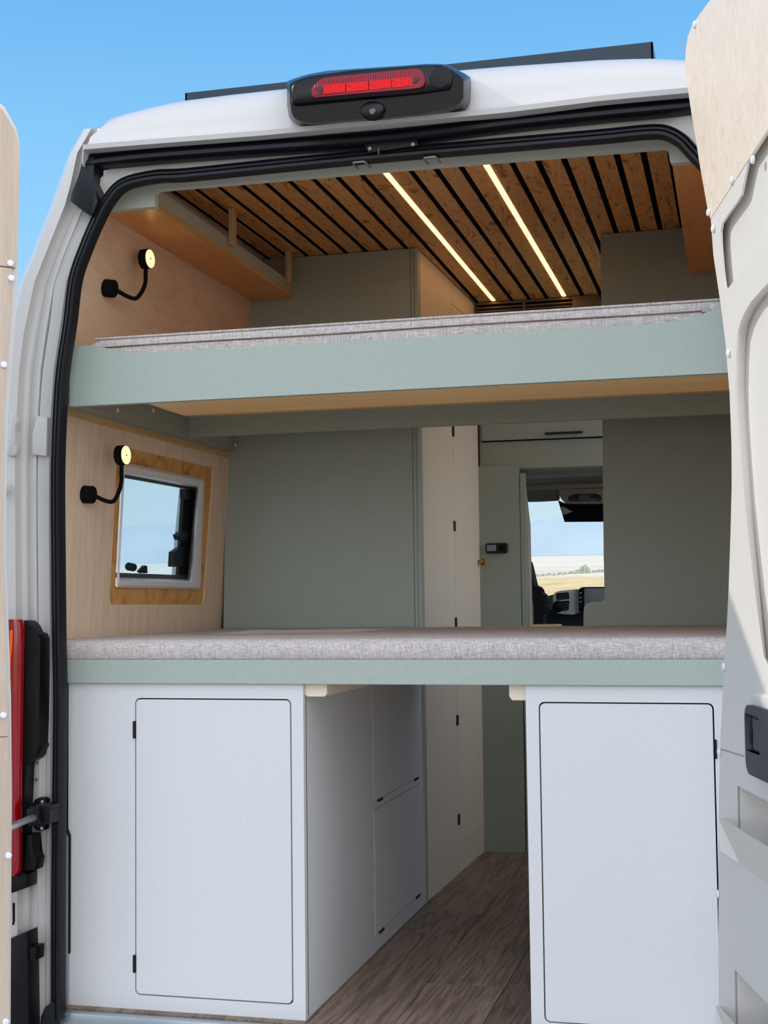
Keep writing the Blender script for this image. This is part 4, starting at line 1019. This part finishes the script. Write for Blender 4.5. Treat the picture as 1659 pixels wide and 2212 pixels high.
# dashboard
DY = 2.9
da = thing('dashboard', (.2, DY, .3), 'dark dashboard with air vents seen over the lower mattress', 'dashboard')
m = M(); m.prism([onY(1144, 1300, DY + .12), onY(1180, 1315, DY + .12), onY(1245, 1322, DY + .12), onY(1360, 1300, DY + .12), V((.82, DY + .12, .87)), V((.82, DY + .12, .1)), V((-.82, DY + .12, .1)), V((-.82, DY + .12, .85))], (0, .35, 0)); link('dash_body', m, DASHDK, da)
m = M(); m.prism(rpoly(YS([(1196, 1316), (1194, 1290), (1197, 1280), (1210, 1276), (1252, 1272), (1250, 1322), (1240, 1328), (1204, 1326)], DY), .012), (0, .12, 0), .003); vh = part(link('vent_housing', m, DASHLT, da, 40), 'silver vent surround')
for pts_ in ([(1202, 1282), (1228, 1279), (1230, 1294), (1202, 1296)], [(1206, 1300), (1230, 1297), (1228, 1318), (1212, 1320)]):
    m = M(); m.prism(rpoly(YS(pts_, DY - .006), .006), (0, .02, 0), .001); v1 = part(link('air_vent', m, BLACK, vh, 40), 'black air vent')
    for f in (.3, .6, .85):
        a = lerp(V((*pts_[0], 0)), V((*pts_[3], 0)), f); b = lerp(V((*pts_[1], 0)), V((*pts_[2], 0)), f)
        m = M(); m.tube([onY(a.x + 3, a.y, DY - .008), onY(b.x - 3, b.y, DY - .008)], .0016, 6); link('vane', m, CABGREY, v1)
m = M(); m.cyl(onY(1206, 1310, DY - .01), (0, -1, 0), .024, .02, 24, .006); link('phone_mount', m, BLACK, vh, 40)
m = M(); m.prism(YS([(1166, 1308), (1180, 1288), (1196, 1284), (1194, 1318)], DY + .04), (0, .06, 0), .003); part(link('dash_cowl', m, CABGREY, da), 'grey instrument cowl')
m = M(); m.prism(rpoly(YS([(1250, 1322), (1250, 1272), (1258, 1268), (1380, 1267), (1380, 1322)], DY - .03), .008), (0, .04, 0), .002); sc2 = part(link('screen_bezel', m, BLACK, da, 40), 'black screen surround')
m = M(); m.prism(YS([(1262, 1313), (1262, 1271), (1376, 1270), (1376, 1313)], DY - .032), (0, .002, 0)); link('screen', m, SCREEN, sc2)
for py in (1281, 1291, 1300):
    m = M(); m.cyl(onY(1254.5, py, DY - .031), (0, -1, 0), .003, .002, 10); link('button', m, DASHLT, sc2)
# seat
SYt = 2.35
se = thing('cab_seat', (-.1, SYt, .0), 'black cab seat back at the left of the cab opening', 'seat')  # this is the seat of the driving cab
m = M(); m.prism(cr(YS([(1080, 1205), (1130, 1206), (1141, 1212), (1147, 1232), (1153, 1258), (1160, 1276), (1174, 1283), (1183, 1296), (1178, 1306), (1172, 1322), (1176, 1380), (1178, 1560)], SYt), 3) + YS([(1080, 1560)], SYt), (0, .10, 0), .012); link('backrest', m, plain('black_seat_cloth', (18, 18, 20), .9), se, 50)
m = M(); m.prism(cr(YS([(1136, 1286), (1147, 1290), (1151, 1310), (1152, 1345), (1150, 1400)], SYt - .012), 4) + YS([(1136, 1400)], SYt - .012), (0, .02, 0), .004); part(link('bolster', m, plain('grey_seat_cloth', (128, 122, 116), .9), se, 50), 'grey side bolster')
m = M(); m.box((-.34, SYt + .02, -.05), (.06, SYt + .5, .42), .04); link('seat_base', m, DASHDK, se, 40)
# small wooden tray by the bulkhead
tb = thing('swivel_table', (-.0, 2.16, 0), 'small pale wooden table top just above the far edge of the lower mattress', 'table')
ta, tb_ = onY(1144, 1350, 2.13), onY(1203, 1351, 2.13)
m = M(); m.box((ta.x, 2.13, ta.z - .016), (tb_.x, 2.27, ta.z), .003); link('table_top', m, PINE, tb)
m = M(); m.cyl(((ta.x + tb_.x) / 2, 2.2, -.0), (0, 0, 1), .02, ta.z - .016, 16); link('leg', m, STEEL, tb)

# ------------------------------------------------------------------ render look
S.view_settings.view_transform = 'Standard'; S.view_settings.look = 'None'
S.view_settings.exposure = 0.15; S.view_settings.gamma = 1.0; S.view_settings.use_curve_mapping = False
try:
    S.cycles.use_denoising = True; S.cycles.max_bounces = 10; S.cycles.diffuse_bounces = 6; S.cycles.transparent_max_bounces = 12
except Exception: pass
